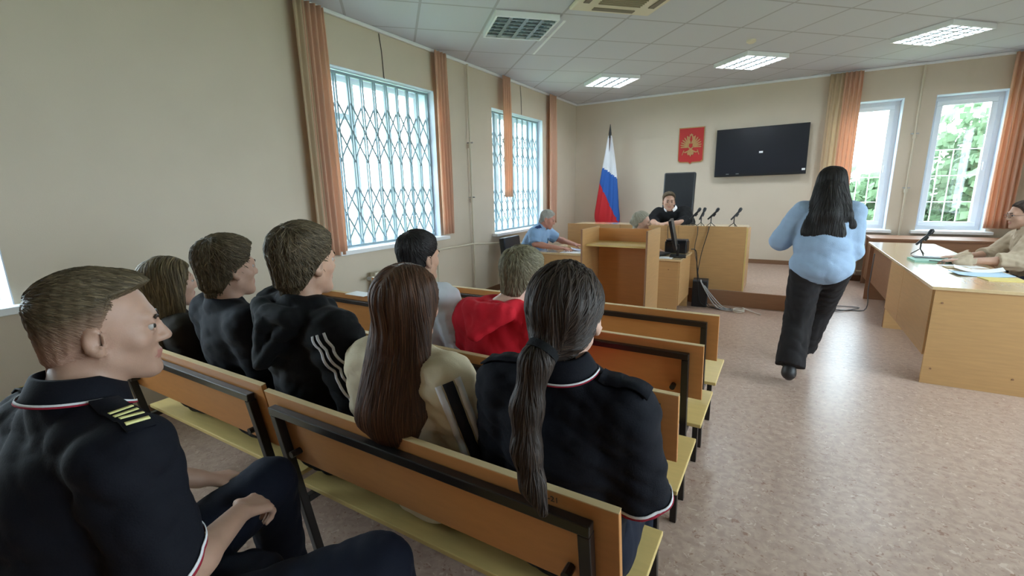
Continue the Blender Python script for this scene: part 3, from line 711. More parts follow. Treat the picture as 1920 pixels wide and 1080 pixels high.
def surface(f, lo, hi, h):
    """surface nets on a sparse grid"""
    lo = V3(lo); hi = V3(hi); B = 6
    n = np.ceil((hi-lo)/h/B).astype(int)*B+1
    nb = (n-1)//B
    bc = np.stack(np.meshgrid(*[np.arange(q) for q in nb], indexing='ij'), -1).reshape(-1, 3)
    cen = lo+(bc+.5)*B*h
    d = f(cen); G = np.empty(n, F32)
    lim = B*h*.87+.035
    Gs = np.where(d < 0, -1.0, 1.0).reshape(nb)
    G[...] = 1.0
    G[:-1, :-1, :-1] = np.repeat(np.repeat(np.repeat(Gs, B, 0), B, 1), B, 2)
    G[-1] = 1; G[:, -1] = 1; G[:, :, -1] = 1
    act = bc[np.abs(d) < lim]
    off = np.stack(np.meshgrid(*[np.arange(B+1)]*3, indexing='ij'), -1).reshape(-1, 3)
    for s in range(0, len(act), 400):
        A = act[s:s+400]; idx = (A[:, None, :]*B+off[None]).reshape(-1, 3)
        G[idx[:, 0], idx[:, 1], idx[:, 2]] = f(lo+idx*h)
    S = G < 0
    nx, ny, nz = n-1
    acc = np.zeros((nx, ny, nz, 3), F32); cnt = np.zeros((nx, ny, nz), F32)
    edges = []
    for ax in range(3):
        sl0 = [slice(None)]*3; sl1 = [slice(None)]*3; sl0[ax] = slice(0, -1); sl1[ax] = slice(1, None)
        a, b = G[tuple(sl0)], G[tuple(sl1)]; I = np.argwhere((a < 0) != (b < 0))
        if len(I) == 0: continue
        va, vb = a[tuple(I.T)], b[tuple(I.T)]; t = va/(va-vb)
        P = I.astype(F32); P[:, ax] += t
        o1, o2 = [q for q in range(3) if q != ax]
        for i in (0, -1):
            for j in (0, -1):
                C = I.copy(); C[:, o1] += i; C[:, o2] += j
                ok = np.all((C >= 0) & (C < [nx, ny, nz]), axis=1); Cc = C[ok]
                np.add.at(acc, tuple(Cc.T), P[ok]); np.add.at(cnt, tuple(Cc.T), 1)
        edges.append((ax, I, va < 0))
    m_ = cnt > 0; ids = -np.ones(cnt.shape, int); ids[m_] = np.arange(m_.sum())
    V = lo+(acc[m_]/cnt[m_][:, None])*h
    Fs = []
    for ax, I, neg in edges:
        o1, o2 = (ax+1) % 3, (ax+2) % 3
        ok = (I[:, o1] > 0) & (I[:, o2] > 0) & (I[:, o1] < [nx, ny, nz][o1]) & (I[:, o2] < [nx, ny, nz][o2]); I = I[ok]; ng = neg[ok]
        q = []
        for i, j in ((0, 0), (-1, 0), (-1, -1), (0, -1)):
            C = I.copy(); C[:, o1] += i; C[:, o2] += j; q.append(ids[tuple(C.T)])
        q = np.stack(q, 1); q[~ng] = q[~ng][:, ::-1]; Fs.append(q)
    return V, np.concatenate(Fs)
def grad(f, P, e=.0015):
    g = np.stack([f(P+np.eye(3)[i]*e)-f(P-np.eye(3)[i]*e) for i in range(3)], 1)
    return g/(np.linalg.norm(g, axis=1)[:, None]+1e-9)
def npmesh(name, V, Fc, mats, parent=None, mi=None, smooth=True):
    me = bpy.data.meshes.new(name)
    me.vertices.add(len(V)); me.vertices.foreach_set('co', np.asarray(V, F32).ravel())
    k = Fc.shape[1]; me.loops.add(Fc.size); me.loops.foreach_set('vertex_index', Fc.astype(np.int32).ravel())
    me.polygons.add(len(Fc)); me.polygons.foreach_set('loop_start', np.arange(0, Fc.size, k, dtype=np.int32))
    for m_ in (mats if isinstance(mats, (list, tuple)) else [mats]): me.materials.append(m_)
    if mi is not None: me.polygons.foreach_set('material_index', mi.astype(np.int32))
    me.update(calc_edges=True); me.validate()
    if smooth: me.polygons.foreach_set('use_smooth', [True]*len(me.polygons))
    o = bpy.data.objects.new(name, me); COL.objects.link(o)
    if parent: o.parent = parent
    return o
def ribbon(name, paths, width, f, off, m_, parent, th=.0012, closed=False, snap=True):
    """flat band laid on the surface f"""
    Vs = []; Fs = []; base = 0
    for pts in paths:
        P = np.array(pts, float)
        for _ in range(4 if snap else 0):
            d = f(P); P = P-(d-off)[:, None]*grad(f, P)
        N_ = grad(f, P, .006); P = P if snap else P+N_*off; T = (np.roll(P, -1, 0)-np.roll(P, 1, 0)) if closed else np.gradient(P, axis=0); T = T/np.linalg.norm(T, axis=1)[:, None]; S_ = np.cross(T, N_)
        A = [P-S_*width/2, P-S_*width/2+N_*th, P+S_*width/2+N_*th, P+S_*width/2]
        n = len(P); V = np.stack(A, 1).reshape(-1, 3)
        for c in (0, 3):
            pass
        for i in range(n if closed else n-1):
            j = (i+1) % n
            for k in range(4): Fs.append((base+i*4+k, base+i*4+(k+1) % 4, base+j*4+(k+1) % 4, base+j*4+k))
        Vs.append(V); base += len(V)
    o = npmesh(name, np.concatenate(Vs), np.array(Fs), m_, parent); return o
def march(P, d, f, n=30):
    P = np.array(P, float); d = nrm(d) if np.ndim(d) == 1 else d
    for _ in range(n): P = P+d*(f(P)*.85)[:, None]
    return P
def strands(roots, flow, f, length, width, seed, steps=8, lift=.002, target=None, droop=0, jitter=.25):
    """hair locks that follow the surface f"""
    r = np.random.RandomState(seed); N = len(roots); P = roots.copy(); pts = [P.copy()]; nr = [grad(f, P)]
    L = length*r.uniform(.6, 1.25, N) if np.isscalar(length) else length
    jit = r.normal(0, jitter, (N, 3)); lf = lift*r.uniform(.3, 1.6, N)
    for s in range(steps):
        d = flow(P)+jit*(.4+.6*s/steps); n = grad(f, P); d = d-(d*n).sum(1)[:, None]*n*.95
        d = d/(np.linalg.norm(d, axis=1)[:, None]+1e-9)
        P = P+d*(L/steps)[:, None]
        dd = f(P); n = grad(f, P); P = P-(dd-lf*math.sin(math.pi*(s+1)/(steps+1))*1.2-.0006)[:, None]*n
        pts.append(P.copy()); nr.append(n)
    W = width*r.uniform(.6, 1.3, N); V = []; 
    for s in range(steps+1):
        T = (pts[min(s+1, steps)]-pts[max(s-1, 0)]); T /= np.linalg.norm(T, axis=1)[:, None]+1e-9
        S_ = np.cross(T, nr[s]); S_ /= np.linalg.norm(S_, axis=1)[:, None]+1e-9
        ww = (W*(1-.85*(s/steps)**2.2)*(.45+.55*min(1, s/2)))[:, None]
        V += [pts[s]-S_*ww/2-nr[s]*.001, pts[s]+nr[s]*ww*.16, pts[s]+S_*ww/2-nr[s]*.001]
    V = np.stack(V, 1); Fs = []
    b = (np.arange(N)*V.shape[1])[:, None]
    for s in range(steps):
        for k in (0, 1): Fs.append(b+np.array([[s*3+k, s*3+k+1, s*3+4+k, s*3+3+k]]))
    return V.reshape(-1, 3), np.concatenate(Fs)
def rotm(yaw, pitch=0, roll=0):
    """columns: right, forward, up. yaw>0 turns left; pitch>0 looks up"""
    return np.array((Matrix.Rotation(yaw, 3, 'Z') @ Matrix.Rotation(pitch, 3, 'X') @ Matrix.Rotation(roll, 3, 'Y')))
SKIN = lambda n, c: mat('skin_'+n, c, .5, noise=.05, nscale=30, bump=.05, bscale=300, sub=.06)
def hair_mat(n, c, c2):
    m = mat('hair_'+n, c, .5, spec=.3, bump=.1, bscale=400); t = m.node_tree; b = t.nodes['Principled BSDF']
    g = t.nodes.new('ShaderNodeNewGeometry'); r = t.nodes.new('ShaderNodeValToRGB'); t.links.new(g.outputs['Random Per Island'], r.inputs[0])
    mid = tuple(.62*x+.38*y for x, y in zip(lin(c), lin(c2))); r.color_ramp.elements[0].color = (*lin(c), 1); r.color_ramp.elements[1].color = (*lin(c2), 1)
    e = r.color_ramp.elements.new(.7); e.color = (*mid, 1)
    a = t.nodes.new('ShaderNodeAttribute'); a.attribute_name = 'fade'; x = t.nodes.new('ShaderNodeMixRGB'); x.inputs[2].default_value = (*lin((176, 136, 116)), 1)
    t.links.new(a.outputs['Fac'], x.inputs[0]); t.links.new(r.outputs[0], x.inputs[1]); t.links.new(x.outputs[0], b.inputs['Base Color']); return m
def cloth(n, c, noise=.06, rough=.85, bump=.12): return mat('cloth_'+n, c, rough, noise=noise, nscale=8, bump=bump, bscale=260, spec=.25)
LIP = mat('lips', (178, 122, 110), .5); EYEW = mat('eye_white', (176, 168, 162), .3); IRIS = mat('iris', (52, 48, 44), .2)

def head_sdf(c, R, s=1.0, male=True, jaw=1.0):
    c = V3(c); W = lambda p: c+R@(V3(p)*s)
    E = lambda p, r: ell(W(p), V3(r)*s, R)
    K = lambda a, b, ra, rb=None: cap(W(a), W(b), ra*s, (ra if rb is None else rb)*s)
    fs = [E((0, -.014, .034), (.076, .098, .087)), (E((0, .022, -.03), (.060, .070, .082)), .03),
          (K((-.040*jaw, .0, -.062), (0, .066, -.098), .024, .017), .03), (K((.040*jaw, .0, -.062), (0, .066, -.098), .024, .017), .03),
          (E((0, .078, -.103), (.017, .015, .014)), .018),
          (K((-.036, .079, .026), (.036, .079, .026), .011), .02),
          (K((0, .088, .016), (0, .108, -.022), .007, .0095), .012), (E((0, .106, -.030), (.0125, .013, .0095)), .008),
          (E((-.012, .096, -.033), (.007, .010, .007)), .006), (E((.012, .096, -.033), (.007, .010, .007)), .006),
          (E((0, .086, -.060), (.022, .013, .007)), .008), (E((0, .085, -.071), (.019, .012, .0065)), .008),
          (E((-.040, .058, -.022), (.022, .022, .022)), .02), (E((.040, .058, -.022), (.022, .022, .022)), .02)]
    g = union(fs)
    cut = [E((-.031, .099, .004), (.017, .016, .0125)), E((.031, .099, .004), (.017, .016, .0125))]
    ears = []
    for q in (-1, 1):
        Re = R@rotm(-q*.35)
        ears.append(ell(W((q*.081, -.012, -.008)), V3((.010, .021, .033))*s, Re))
        ears.append(ell(W((q*.077, -.004, -.034)), V3((.008, .011, .012))*s, Re))
    conch = [ell(W((q*.091, -.007, -.004)), V3((.010, .011, .019))*s, R) for q in (-1, 1)]
    lid = [K((q*.031-.011, .088, .0045+zz), (q*.031+.011, .088, .0045+zz), .005) for q in (-1, 1) for zz in (.0085, -.0085)]
    def f(P):
        d = g(P)
        for q in cut: d = smax(d, -q(P), .014)
        for q in lid: d = smin(d, q(P), .006)
        for q in ears: d = smin(d, q(P), .006)
        for q in conch: d = smax(d, -q(P), .003)
        return d
    return f, W
def cranium(c, R, s=1.0):
    c = V3(c)
    W = lambda p: c+R@(V3(p)*s)
    return union([ell(W((0, -.014, .034)), V3((.076, .098, .087))*s, R), (ell(W((0, .022, -.03)), V3((.060, .070, .082))*s, R), .03), (cap(W((0, -.045, -.05)), W((0, -.05, -.09)), .052*s), .04)])
def hand(W, d, n, t, s=1.0, curl=.5, spread=.12, thumb=.6):
    """W wrist, d towards fingers, n palm normal (palm side), t thumb side"""
    W = V3(W); d = nrm(d); n = nrm(n-(n@d)*d); t = nrm(t-(t@d)*d-(t@n)*n); fs = []
    L = [(.030, .078, .040, .024, .019), (.010, .082, .044, .028, .021), (-.011, .078, .040, .026, .020), (-.030, .070, .032, .020, .017)]
    for i, (o, m_, a, b_, c) in enumerate(L):
        o, m_, a, b_, c = [q*s for q in (o, m_, a, b_, c)]
        k = W+d*m_+t*o; fs.append((cap(W+t*o*.45+d*.008, k, .0135*s, .0115*s), .012))
        cu_ = curl*(1+.12*i); base = d*math.cos(0)+t*(o/s)*spread*8*.3; base = nrm(base); p = k
        for j, (ln, r0, r1) in enumerate(((a, .0098, .0088), (b_, .0088, .008), (c, .008, .0066))):
            ang = cu_*(j+.7); dr = nrm(base*math.cos(ang)+n*math.sin(ang)); q = p+dr*ln
            fs.append((cap(p, q, r0*s, r1*s), .004)); p = q
    b0_ = W+t*.018*s+d*.018*s; b1 = b0_+nrm(t*.75+d*.75+n*.35)*.036*s; b2 = b1+nrm(d*.9+t*.25+n*thumb)*.030*s; b3 = b2+nrm(d*.9+n*thumb*1.4)*.024*s
    fs += [(cap(b0_, b1, .0155*s, .0125*s), .012), (cap(b1, b2, .0115*s, .0098*s), .005), (cap(b2, b3, .0098*s, .008*s), .004)]
    return fs

def person(label, Hc, hyaw, N, P, face, seat=True, arms=None, legs=None, s=1.0, hs=1.0, hpitch=0, hroll=0, skin=('light', (214, 172, 150)),
           hair=None, top=None, bottom=None, h=.010, male=True, shw=.172, hands=None, shoulders=None, seed=1, extra=None, shoe=(30, 30, 34), bulk=1.0, eyes=True, fine=False, hairh=None, jaw=1.0):
    """Hc head centre, N neck base, P pelvis centre, face = body facing yaw (0 = +Y, >0 left)"""
    Hc, N, P = V3(Hc), V3(N), V3(P); R = rotm(hyaw, hpitch, hroll)
    up = nrm(N-P); fw = rotm(face)@V3((0, 1, 0)); fw = nrm(fw-(fw@up)*up); rt = np.cross(fw, up); B = np.stack([rt, fw, up], 1)
    T = np.linalg.norm(N-P); O = lambda x, y, z: P+rt*x+fw*y+up*(z*T)
    SH = shoulders or {-1: O(-shw*s, 0, .905), 1: O(shw*s, 0, .905)}
    sk = SKIN(*skin)
    hf, W = head_sdf(Hc, R, hs, male, jaw)
    # skeleton of limbs
    A = arms; Lg = legs
    def torso(o=0, b=1.0, loose=0):
        return [ell(O(0, 0, .03), V3((.160*s*b+o, .118*s*b+o, .115*s+o)), B), (ell(O(0, .005, .33), V3((.138*s*b+o+loose, .104*s*b+o+loose, .15*s+o)), B), .06),
                (ell(O(0, -.004, .66), V3((.158*s*b+o, .112*s*b+o, .165*s+o)), B), .06), (cap(SH[-1]-up*.01, SH[1]-up*.01, .052*s+o), .05),
                (cap(N+up*.03, SH[-1]+rt*.03, .036*s+o*.8, .036*s+o), .05), (cap(N+up*.03, SH[1]-rt*.03, .036*s+o*.8, .036*s+o), .05)]
    nk0 = W((0, -.035, -.07)); neck = [(cap(N-up*.03, nk0, (.058 if male else .048)*s, (.056 if male else .047)*s), .025), (cap(N+fw*.012, W((0, -.012, -.07)), .046*s, .042*s), .025)]
    body = torso(0, bulk)+neck
    for q in (-1, 1):
        el, wr = V3(A[q][0]), V3(A[q][1])
        body += [(cap(SH[q], el, .050*s*bulk**.5, .037*s), .03), (cap(el, el+(wr-el)*.35, .038*s, .039*s), .015), (cap(el+(wr-el)*.3, wr, .039*s, .0255*s), .02)]
        hp, kn, an, toe = [V3(z) for z in Lg[q]]
        body += [(cap(hp, kn, .082*s, .056*s), .05), (cap(kn, an, .054*s, .037*s), .02), (ell(kn+(an-kn)*.33-fw*.015, (.052*s,)*3, None), .03), (cap(an-up*0+V3((0, 0, -.02)), toe, .036*s, .026*s), .02)]
    for q in (-1, 1):
        el, wr = V3(A[q][0]), V3(A[q][1]); hd = (hands or {}).get(q)
        if hd is None: hd = dict(d=wr-el, n=V3((0, 0, -1)), t=-rt*q, curl=.35)
        hd = dict(hd); hd.setdefault('s', s); body += hand(wr+nrm(wr-el)*.012, V3(hd['d']), V3(hd['n']), V3(hd['t']), hd['s'], hd.get('curl', .5), hd.get('spread', .12), hd.get('thumb', .6))
    bf = union(body)
    full = lambda P_: smin(bf(P_), hf(P_), .012)
    pts = [Hc, P]+[V3(z) for q in (-1, 1) for z in list(A[q][:2])+list(Lg[q])]
    pts = np.array(pts); lo = pts.min(0)-.24; hi = pts.max(0)+.24
    V, Fc = surface(full, lo, hi, h)
    # lips by position
    cen = V[Fc].mean(1); loc = (cen-Hc)@R/hs
    mi = ((np.abs(loc[:, 0]) < .021) & (loc[:, 2] < -.0555) & (loc[:, 2] > -.0755) & (loc[:, 1] > .083)).astype(int)
    root = npmesh('person', V, Fc, [sk, LIP], None, mi); tag(root, label, 'person')
    # --- a finer head over the coarse one is not needed: eyes and brows
    if eyes:
        for q in (-1, 1):
            c = W((q*.0305, .0800, .004)); e = MB(); rr = .0120*hs
            nu, nv = 16, 10; vv = []; ff = []
            for j in range(nv+1):
                for i in range(nu):
                    th, ph = math.pi*j/nv, 2*math.pi*i/nu
                    l = V3((math.sin(th)*math.cos(ph), math.cos(th), math.sin(th)*math.sin(ph)))*rr; vv.append(c+R@l)
            for j in range(nv):
                for i in range(nu): ff.append((j*nu+i, j*nu+(i+1) % nu, (j+1)*nu+(i+1) % nu, (j+1)*nu+i))
            e.add(vv, ff); e.mi = [1 if k//nu < 3 else 0 for k in range(len(ff))]
            link('eye', e, [EYEW, IRIS], root, smooth=True)
    return dict(root=root, W=W, R=R, Hc=Hc, hs=hs, O=O, SH=SH, N=N, P=P, up=up, fw=fw, rt=rt, B=B, T=T, A=A, L=Lg, s=s, torso=torso, lo=lo, hi=hi, hf=hf, h=h, skin=full, bulk=bulk, nk0=nk0, seed=seed, male=male)

def brows(p, m_):
    W = p['W']
    for q in (-1, 1):
        P = [W((q*x, .1, .022+.006*math.sin((x-.012)/.035*2.2))) for x in np.linspace(.012, .048, 9)]
        ribbon('eyebrow', [P], .007*p['hs'], p['hf'], .0012, m_, p['root'], .002)
def shirt(p, name, m_, off=.011, sleeve=1.0, hem=-.02, loose=.012, neck=.0, wr=.004, wfreq=38, hood=None, ar=1.0, cuffr=None, extra=None, h=None, vneck=0, mats=None, split=None, cutn=None):
    s = p['s']; fs = list(p['torso'](off, p['bulk'], loose)); up, fw, rt = p['up'], p['fw'], p['rt']
    arms = []
    for q in (-1, 1):
        el, wv = V3(p['A'][q][0]), V3(p['A'][q][1]); r0 = (.052*s+off)*ar; r1 = (.040*s+off+.004)*ar
        if sleeve <= 1.0:
            e = p['SH'][q]+(el-p['SH'][q])*sleeve; d = nrm(el-p['SH'][q]); g = cap(p['SH'][q], el+d*.05, r0, r1+(.008 if sleeve < .95 else 0)); d = nrm(cutn[q]) if cutn and q in cutn else d
            arms.append((lambda P_, g=g, e=e, d=d: np.maximum(g(P_), (P_-e)@d)))
        else:
            fr = sleeve-1; d = nrm(wv-el); e = el+(wv-el)*fr; r2 = cuffr or (.030*s+off)
            g = union([cap(p['SH'][q], el, r0, r1), (cap(el, wv+d*.03, r1, r2), .02)])
            arms.append((lambda P_, g=g, e=e, d=d, el=el: np.maximum(g(P_), np.where(np.linalg.norm(P_-e, axis=1) < .16, (P_-e)@d, -1))))
    base = union(fs); wk = wrinkles(p['seed']+3, wr, wfreq, up)
    ex = union(extra) if extra else None
    hemp = p['O'](0, 0, hem); nax = nrm(p['nk0']-p['N']); nc = p['N']+up*(.052+neck)
    def torso_f(P_):
        d = base(P_)
        d = smax(d, (hemp-P_)@up, .01)
        return d
    def f(P_):
        d = torso_f(P_)
        for a in arms: d = smin(d, a(P_), .028)
        d = smax(d, (P_-nc)@nrm(up*1.0-fw*(-.35)), .006) if not vneck else d
        if ex is not None: d = smin(d, ex(P_), .012)
        return d
    fw_ = lambda P_: f(P_)+wk(P_); V, Fc = surface(fw_, p['lo'], p['hi'], h or p['h']*.9)
    o = npmesh(name, V, Fc, m_, p['root'], mi=(split(V[Fc].mean(1)) if split else None)); p['shirt'] = fw_; return o
def trousers(p, m_, off=.012, waist=.16, ankle=.93, flare=0, name='trousers', wr=.004, extra=()):
    s = p['s']; up = p['up']; fs = [ell(p['O'](0, 0, .03), V3((.160*s*p['bulk']+off, .118*s*p['bulk']+off, .115*s+off)), p['B']), (ell(p['O'](0, 0, .2), V3((.142*s*p['bulk']+off, .108*s*p['bulk']+off, .10*s)), p['B']), .05)]
    for q in (-1, 1):
        hp, kn, an, toe = [V3(z) for z in p['L'][q]]; d = nrm(an-kn); e = kn+(an-kn)*ankle
        g1 = cap(hp, kn, .092*s+off, .064*s+off+flare*.4); g2 = cap(kn, an+d*.06, .060*s+off+flare*.4, .046*s+off+flare)
        fs += [(g1, .04), (lambda P_, g2=g2, e=e, d=d: np.maximum(g2(P_), (P_-e)@d), .02)]
    fs += [(x, .04) for x in extra]; g = union(fs); wp = p['O'](0, 0, waist); wk = wrinkles(p['seed']+9, wr, 34, p['fw'])
    V, Fc = surface(lambda P_: smax(g(P_), np.where(np.abs((P_-wp)@p['fw']) < .17, (P_-wp)@up, -1), .008)+wk(P_), p['lo'], p['hi'], p['h'])
    npmesh(name, V, Fc, m_, p['root'])
    return g
def shoes(p, m_, sole=WHITE):
    for q in (-1, 1):
        hp, kn, an, toe = [V3(z) for z in p['L'][q]]; d = nrm(toe-an); f = V3((d[0], d[1], 0)) if abs(d[2]) < .8 else d; f = nrm(f)
        heel = an-f*.02+V3((0, 0, -.04)); g = union([cap(heel, toe, .043, .036), (cap(an, heel, .044), .03)])
        V, Fc = surface(g, np.minimum(heel, toe)-.1, np.maximum(an, toe)+.1, .008); npmesh('shoe', V, Fc, m_, p['root'])
def hair(p, m_, style, th=.016, n=900, seed=5, wid=.006, mask=None, flow=None, length=.05, vols=None, h=None, lift=.003, extra_f=None, steps=8, jit=.25, mats=None, rootsel=None, name='hair', clip=None, grooves=.0005, fadefn=None):
    c, R, hs = p['Hc'], p['R'], p['hs']; cr_ = cranium(c, R, hs)
    def loc(P_): return (P_-c)@R/hs
    if mask is None:
        def mask(q):                    # hairline: >0 inside hair
            x, y, z = q[:, 0], q[:, 1], q[:, 2]
            line = np.interp(y, [-.12, -.06, -.03, -.005, .012, .045, .07, .1], [-.085, -.085, -.045, -.012, .004, .030, .078, .088])
            return z-line
    r = np.random.RandomState(seed); kx = r.uniform(60, 140, 5)
    def scalp(P_):
        q = loc(P_); m_ = mask(q); t = np.clip(m_/.022+.15, 0, 1); t = t*t*(3-2*t)
        g = np.sin(q[:, 0]*kx[0]*2+np.sin(q[:, 1]*30)*1.5)+np.sin(np.arctan2(q[:, 0], q[:, 1]+.02)*23+q[:, 2]*20)
        thk = th(q) if callable(th) else th
        return cr_(P_)-(-.006+(thk*hs+.006)*t)-grooves*g*t
    f = scalp
    if vols:
        vf = union(vols, .02)
        def f(P_):
            return smin(scalp(P_), vf(P_), .02)
    if clip is not None:
        f0 = f
        def f(P_): return np.maximum(f0(P_), clip(P_))
    lo, hi = c-.17, c+.17
    if vols or extra_f is not None:
        lo = np.minimum(lo, extra_f[0]); hi = np.maximum(hi, extra_f[1])
    V, Fc = surface(f, lo, hi, h or .006)
    cen = V[Fc].mean(1); bad = (mask(loc(cen)) < -.012) & (cr_(cen) < .004)
    if vols: bad &= vf(cen) > .006
    Fc = Fc[~bad]; cen = V[Fc].mean(1)
    ok = (mask(loc(cen)) > .002) | ((vf(cen) < .008) if vols else False)
    idx = np.where(ok)[0]; idx = r.choice(idx, n); roots = cen[idx]+r.normal(0, .002, (n, 3)); roots -= f(roots)[:, None]*grad(f, roots)
    if flow is None:
        def flow(P_):
            q = loc(P_); cx = q-np.array([.0, -.06, .10]); d = np.stack([cx[:, 0], cx[:, 1]*1.2, cx[:, 2]*.8], 1); return nrmv(d)@R.T
    SV, SF = strands(roots, flow, f, length, wid, seed, steps=steps, lift=lift, jitter=jit)
    Vall = np.concatenate([V, SV]); used, inv = np.unique(np.concatenate([Fc.ravel(), (SF+len(V)).ravel()]), return_inverse=True)
    o = npmesh(name, Vall[used], inv.reshape(-1, 4), m_, p['root']); p['hairf'] = f; p['loc'] = loc
    if fadefn is not None:
        at = o.data.attributes.new('fade', 'FLOAT', 'POINT'); at.data.foreach_set('value', np.clip(fadefn(loc(Vall[used])), 0, 1).astype(F32))
    return o
def nrmv(d): return d/(np.linalg.norm(d, axis=1)[:, None]+1e-9)
def seated(label, Hc, yrow=None, xh=None, hyaw=0, face=0, s=1.0, lean=None, knee=.38, seatz=.42, hands_on=True, kz=.49, P=None, N=None, armw=.06, dirr=None, **k):
    """someone on a bench; pelvis just in front of the backboard"""
    Hc = V3(Hc); hs = k.get('hs', 1.0)
    D = rotm(face)@V3((0, 1, 0)); Rr = rotm(face)@V3((1, 0, 0))
    if P is None: P = V3((xh if xh is not None else Hc[0], yrow+.235, seatz+.10*s))
    if N is None: N = Hc-D*.035-V3((0, 0, .155*hs))
    P, N = V3(P), V3(N); up = nrm(N-P); T = np.linalg.norm(N-P)
    shw = k.get('shw', .172); A = {}; L = {}
    for q in (-1, 1):
        S_ = P+up*T*.905+Rr*q*shw*s; el = S_+Rr*q*armw+D*.05-V3((0, 0, .275*s)); wr = P+Rr*q*.10+D*.25*s+V3((0, 0, .075)); 
        A[q] = (el, wr)
        hp = P+Rr*q*.088*s; kn = P+Rr*q*.11+D*knee; kn[2] = kz; an = kn+D*.03; an[2] = .09+seatz-.42; toe = an+D*.15; toe[2] = an[2]-.05
        L[q] = (hp, kn, an, toe)
    k.setdefault('arms', A); k.setdefault('legs', L)
    for q in (-1, 1):
        if isinstance(k['arms'].get(q), str): k['arms'][q] = A[q]
    return person(label, Hc, hyaw, N, P, face, s=s, **k)
HB = hair_mat('light_brown', (70, 60, 44), (122, 106, 82)); HBD = hair_mat('dark_brown', (44, 36, 32), (78, 62, 52))
HBK = hair_mat('black', (24, 21, 21), (48, 43, 41)); HAU = hair_mat('auburn', (58, 38, 26), (108, 72, 50)); HGR = hair_mat('grey', (158, 156, 148), (196, 194, 188)); HFR = hair_mat('fair', (150, 146, 128), (190, 186, 168))
HASH = hair_mat('ash_blond', (96, 88, 68), (150, 142, 116)); HLG = hair_mat('long_brown', (78, 66, 48), (144, 126, 94))
NAVY = cloth('navy_polo', (12, 14, 24)); NAVYT = cloth('navy_trousers', (20, 25, 40)); BLK = cloth('black_hoodie', (22, 24, 28)); BTEE = cloth('black_tee', (24, 26, 34))
DENIM = cloth('dark_jeans', (30, 34, 44)); REDH = cloth('red_hoodie', (196, 28, 44)); WSH = cloth('white_shirt', (226, 230, 240)); CRM = cloth('cream_jacket', (214, 200, 172))
LBL = cloth('light_blue_shirt', (142, 176, 216)); ROBE = cloth('judge_robe', (16, 18, 22)); SWB = cloth('blue_sweater', (152, 174, 200), bump=.3); PBK = cloth('black_trousers', (38, 35, 36))
BEI = cloth('beige_blouse', (186, 170, 148)); OLIV = cloth('dark_olive_top', (44, 38, 32)); STW = cloth('stripe_white', (222, 222, 226)); STR = cloth('stripe_red', (150, 34, 54)); STB = cloth('stripe_blue', (40, 52, 92))
ELAS = cloth('hair_tie_black', (20, 20, 22))

def ring(center, axis, r, n=48, start=0, end=2*math.pi, xdir=None, sq=1.0):
    axis = nrm(axis); x = nrm(np.cross(axis, [0, 0, 1.0]) if abs(axis[2]) < .9 else np.cross(axis, [0, 1.0, 0]))
    if xdir is not None: x = nrm(V3(xdir)-axis*(V3(xdir)@axis))
    y = np.cross(axis, x); return [center+(x*math.cos(t)+y*sq*math.sin(t))*r for t in np.linspace(start, end, n, endpoint=(end-start < 6.2))]
def collar(p, m_, stripes=True, r0=.064, r1=.090, height=.044, drop=-.004, gap=.5, white=None):
    """folded polo collar around the neck"""
    s = p['s']; nax = nrm(p['nk0']-p['N']); c = p['N']+p['up']*.042; R_ = []; n = 56; up = nrm(nax*.6+p['up']*.6)
    prof = [(r0, .0), (r0+.001, height*.6), (r0+.006, height), (r0+.012, height-.002), (r1-.006, height*.35), (r1, drop)]
    th = np.linspace(math.pi/2+gap, math.pi/2+2*math.pi-gap, n); bk = -p['fw']
    V = []
    for (r, z) in prof:
        for t in th:
            d = p['rt']*math.cos(t)+p['fw']*math.sin(t)*.95; fr = max(0, math.sin(t))
            V.append(c+d*r*s+up*(z-.034*fr)+p['fw']*.004)
    V = np.array(V); F_ = []
    for j in range(len(prof)-1):
        for i in range(n-1): F_.append((j*n+i, j*n+i+1, (j+1)*n+i+1, (j+1)*n+i))
    o = npmesh('collar', V, np.array(F_), m_, p['root']); sd = o.modifiers.new('s', 'SOLIDIFY'); sd.thickness = .004; sd.offset = 1
    if stripes:
        for nm, mm, za, zb in (('collar_stripe', STR, .0, .16), ('collar_stripe', STW, .16, .36)):
            a, b_ = V[-2*n:-n], V[-n:]
            cen = c+up*.0; P0 = b_+(a-b_)*za; P1 = b_+(a-b_)*zb; out = (P0-cen); out -= np.outer(out@up, up); out = nrmv(out)*.0052+up*.001
            VV = np.concatenate([P0+out, P1+out]); FF = np.array([(i, i+1, n+i+1, n+i) for i in range(n-1)])
            q = npmesh(nm, VV, FF, mm, o); sd = q.modifiers.new('s', 'SOLIDIFY'); sd.thickness = .0015; q.parent = o
    return o
def cuff(p, q, frac, mats_, wid=.007, n=None):
    el = V3(p['A'][q][0]); S_ = p['SH'][q]; d = nrm(el-S_); e = S_+(el-S_)*frac; d = nrm(n) if n is not None else d
    for k, m_ in enumerate(mats_):
        c = e-d*(.005+k*wid); R0 = np.array(ring(c, d, .13, n=72)); Q = march(R0, nrmv(c-R0), p['shirt']); rr = np.linalg.norm(Q-c, axis=1); bad = rr > (np.percentile(rr, 25)*1.45)
        if bad.any():
            st = int(np.where(bad)[0][0]); Q = np.roll(Q, -st, 0); bad = np.roll(bad, -st); gi = np.where(~bad)[0]; Q = Q[gi[0]:gi[-1]+1]
        ribbon('cuff_stripe', [Q], wid, p['shirt'], .0012+.0006*k, m_, p['root'], .0022, not bad.any(), False)

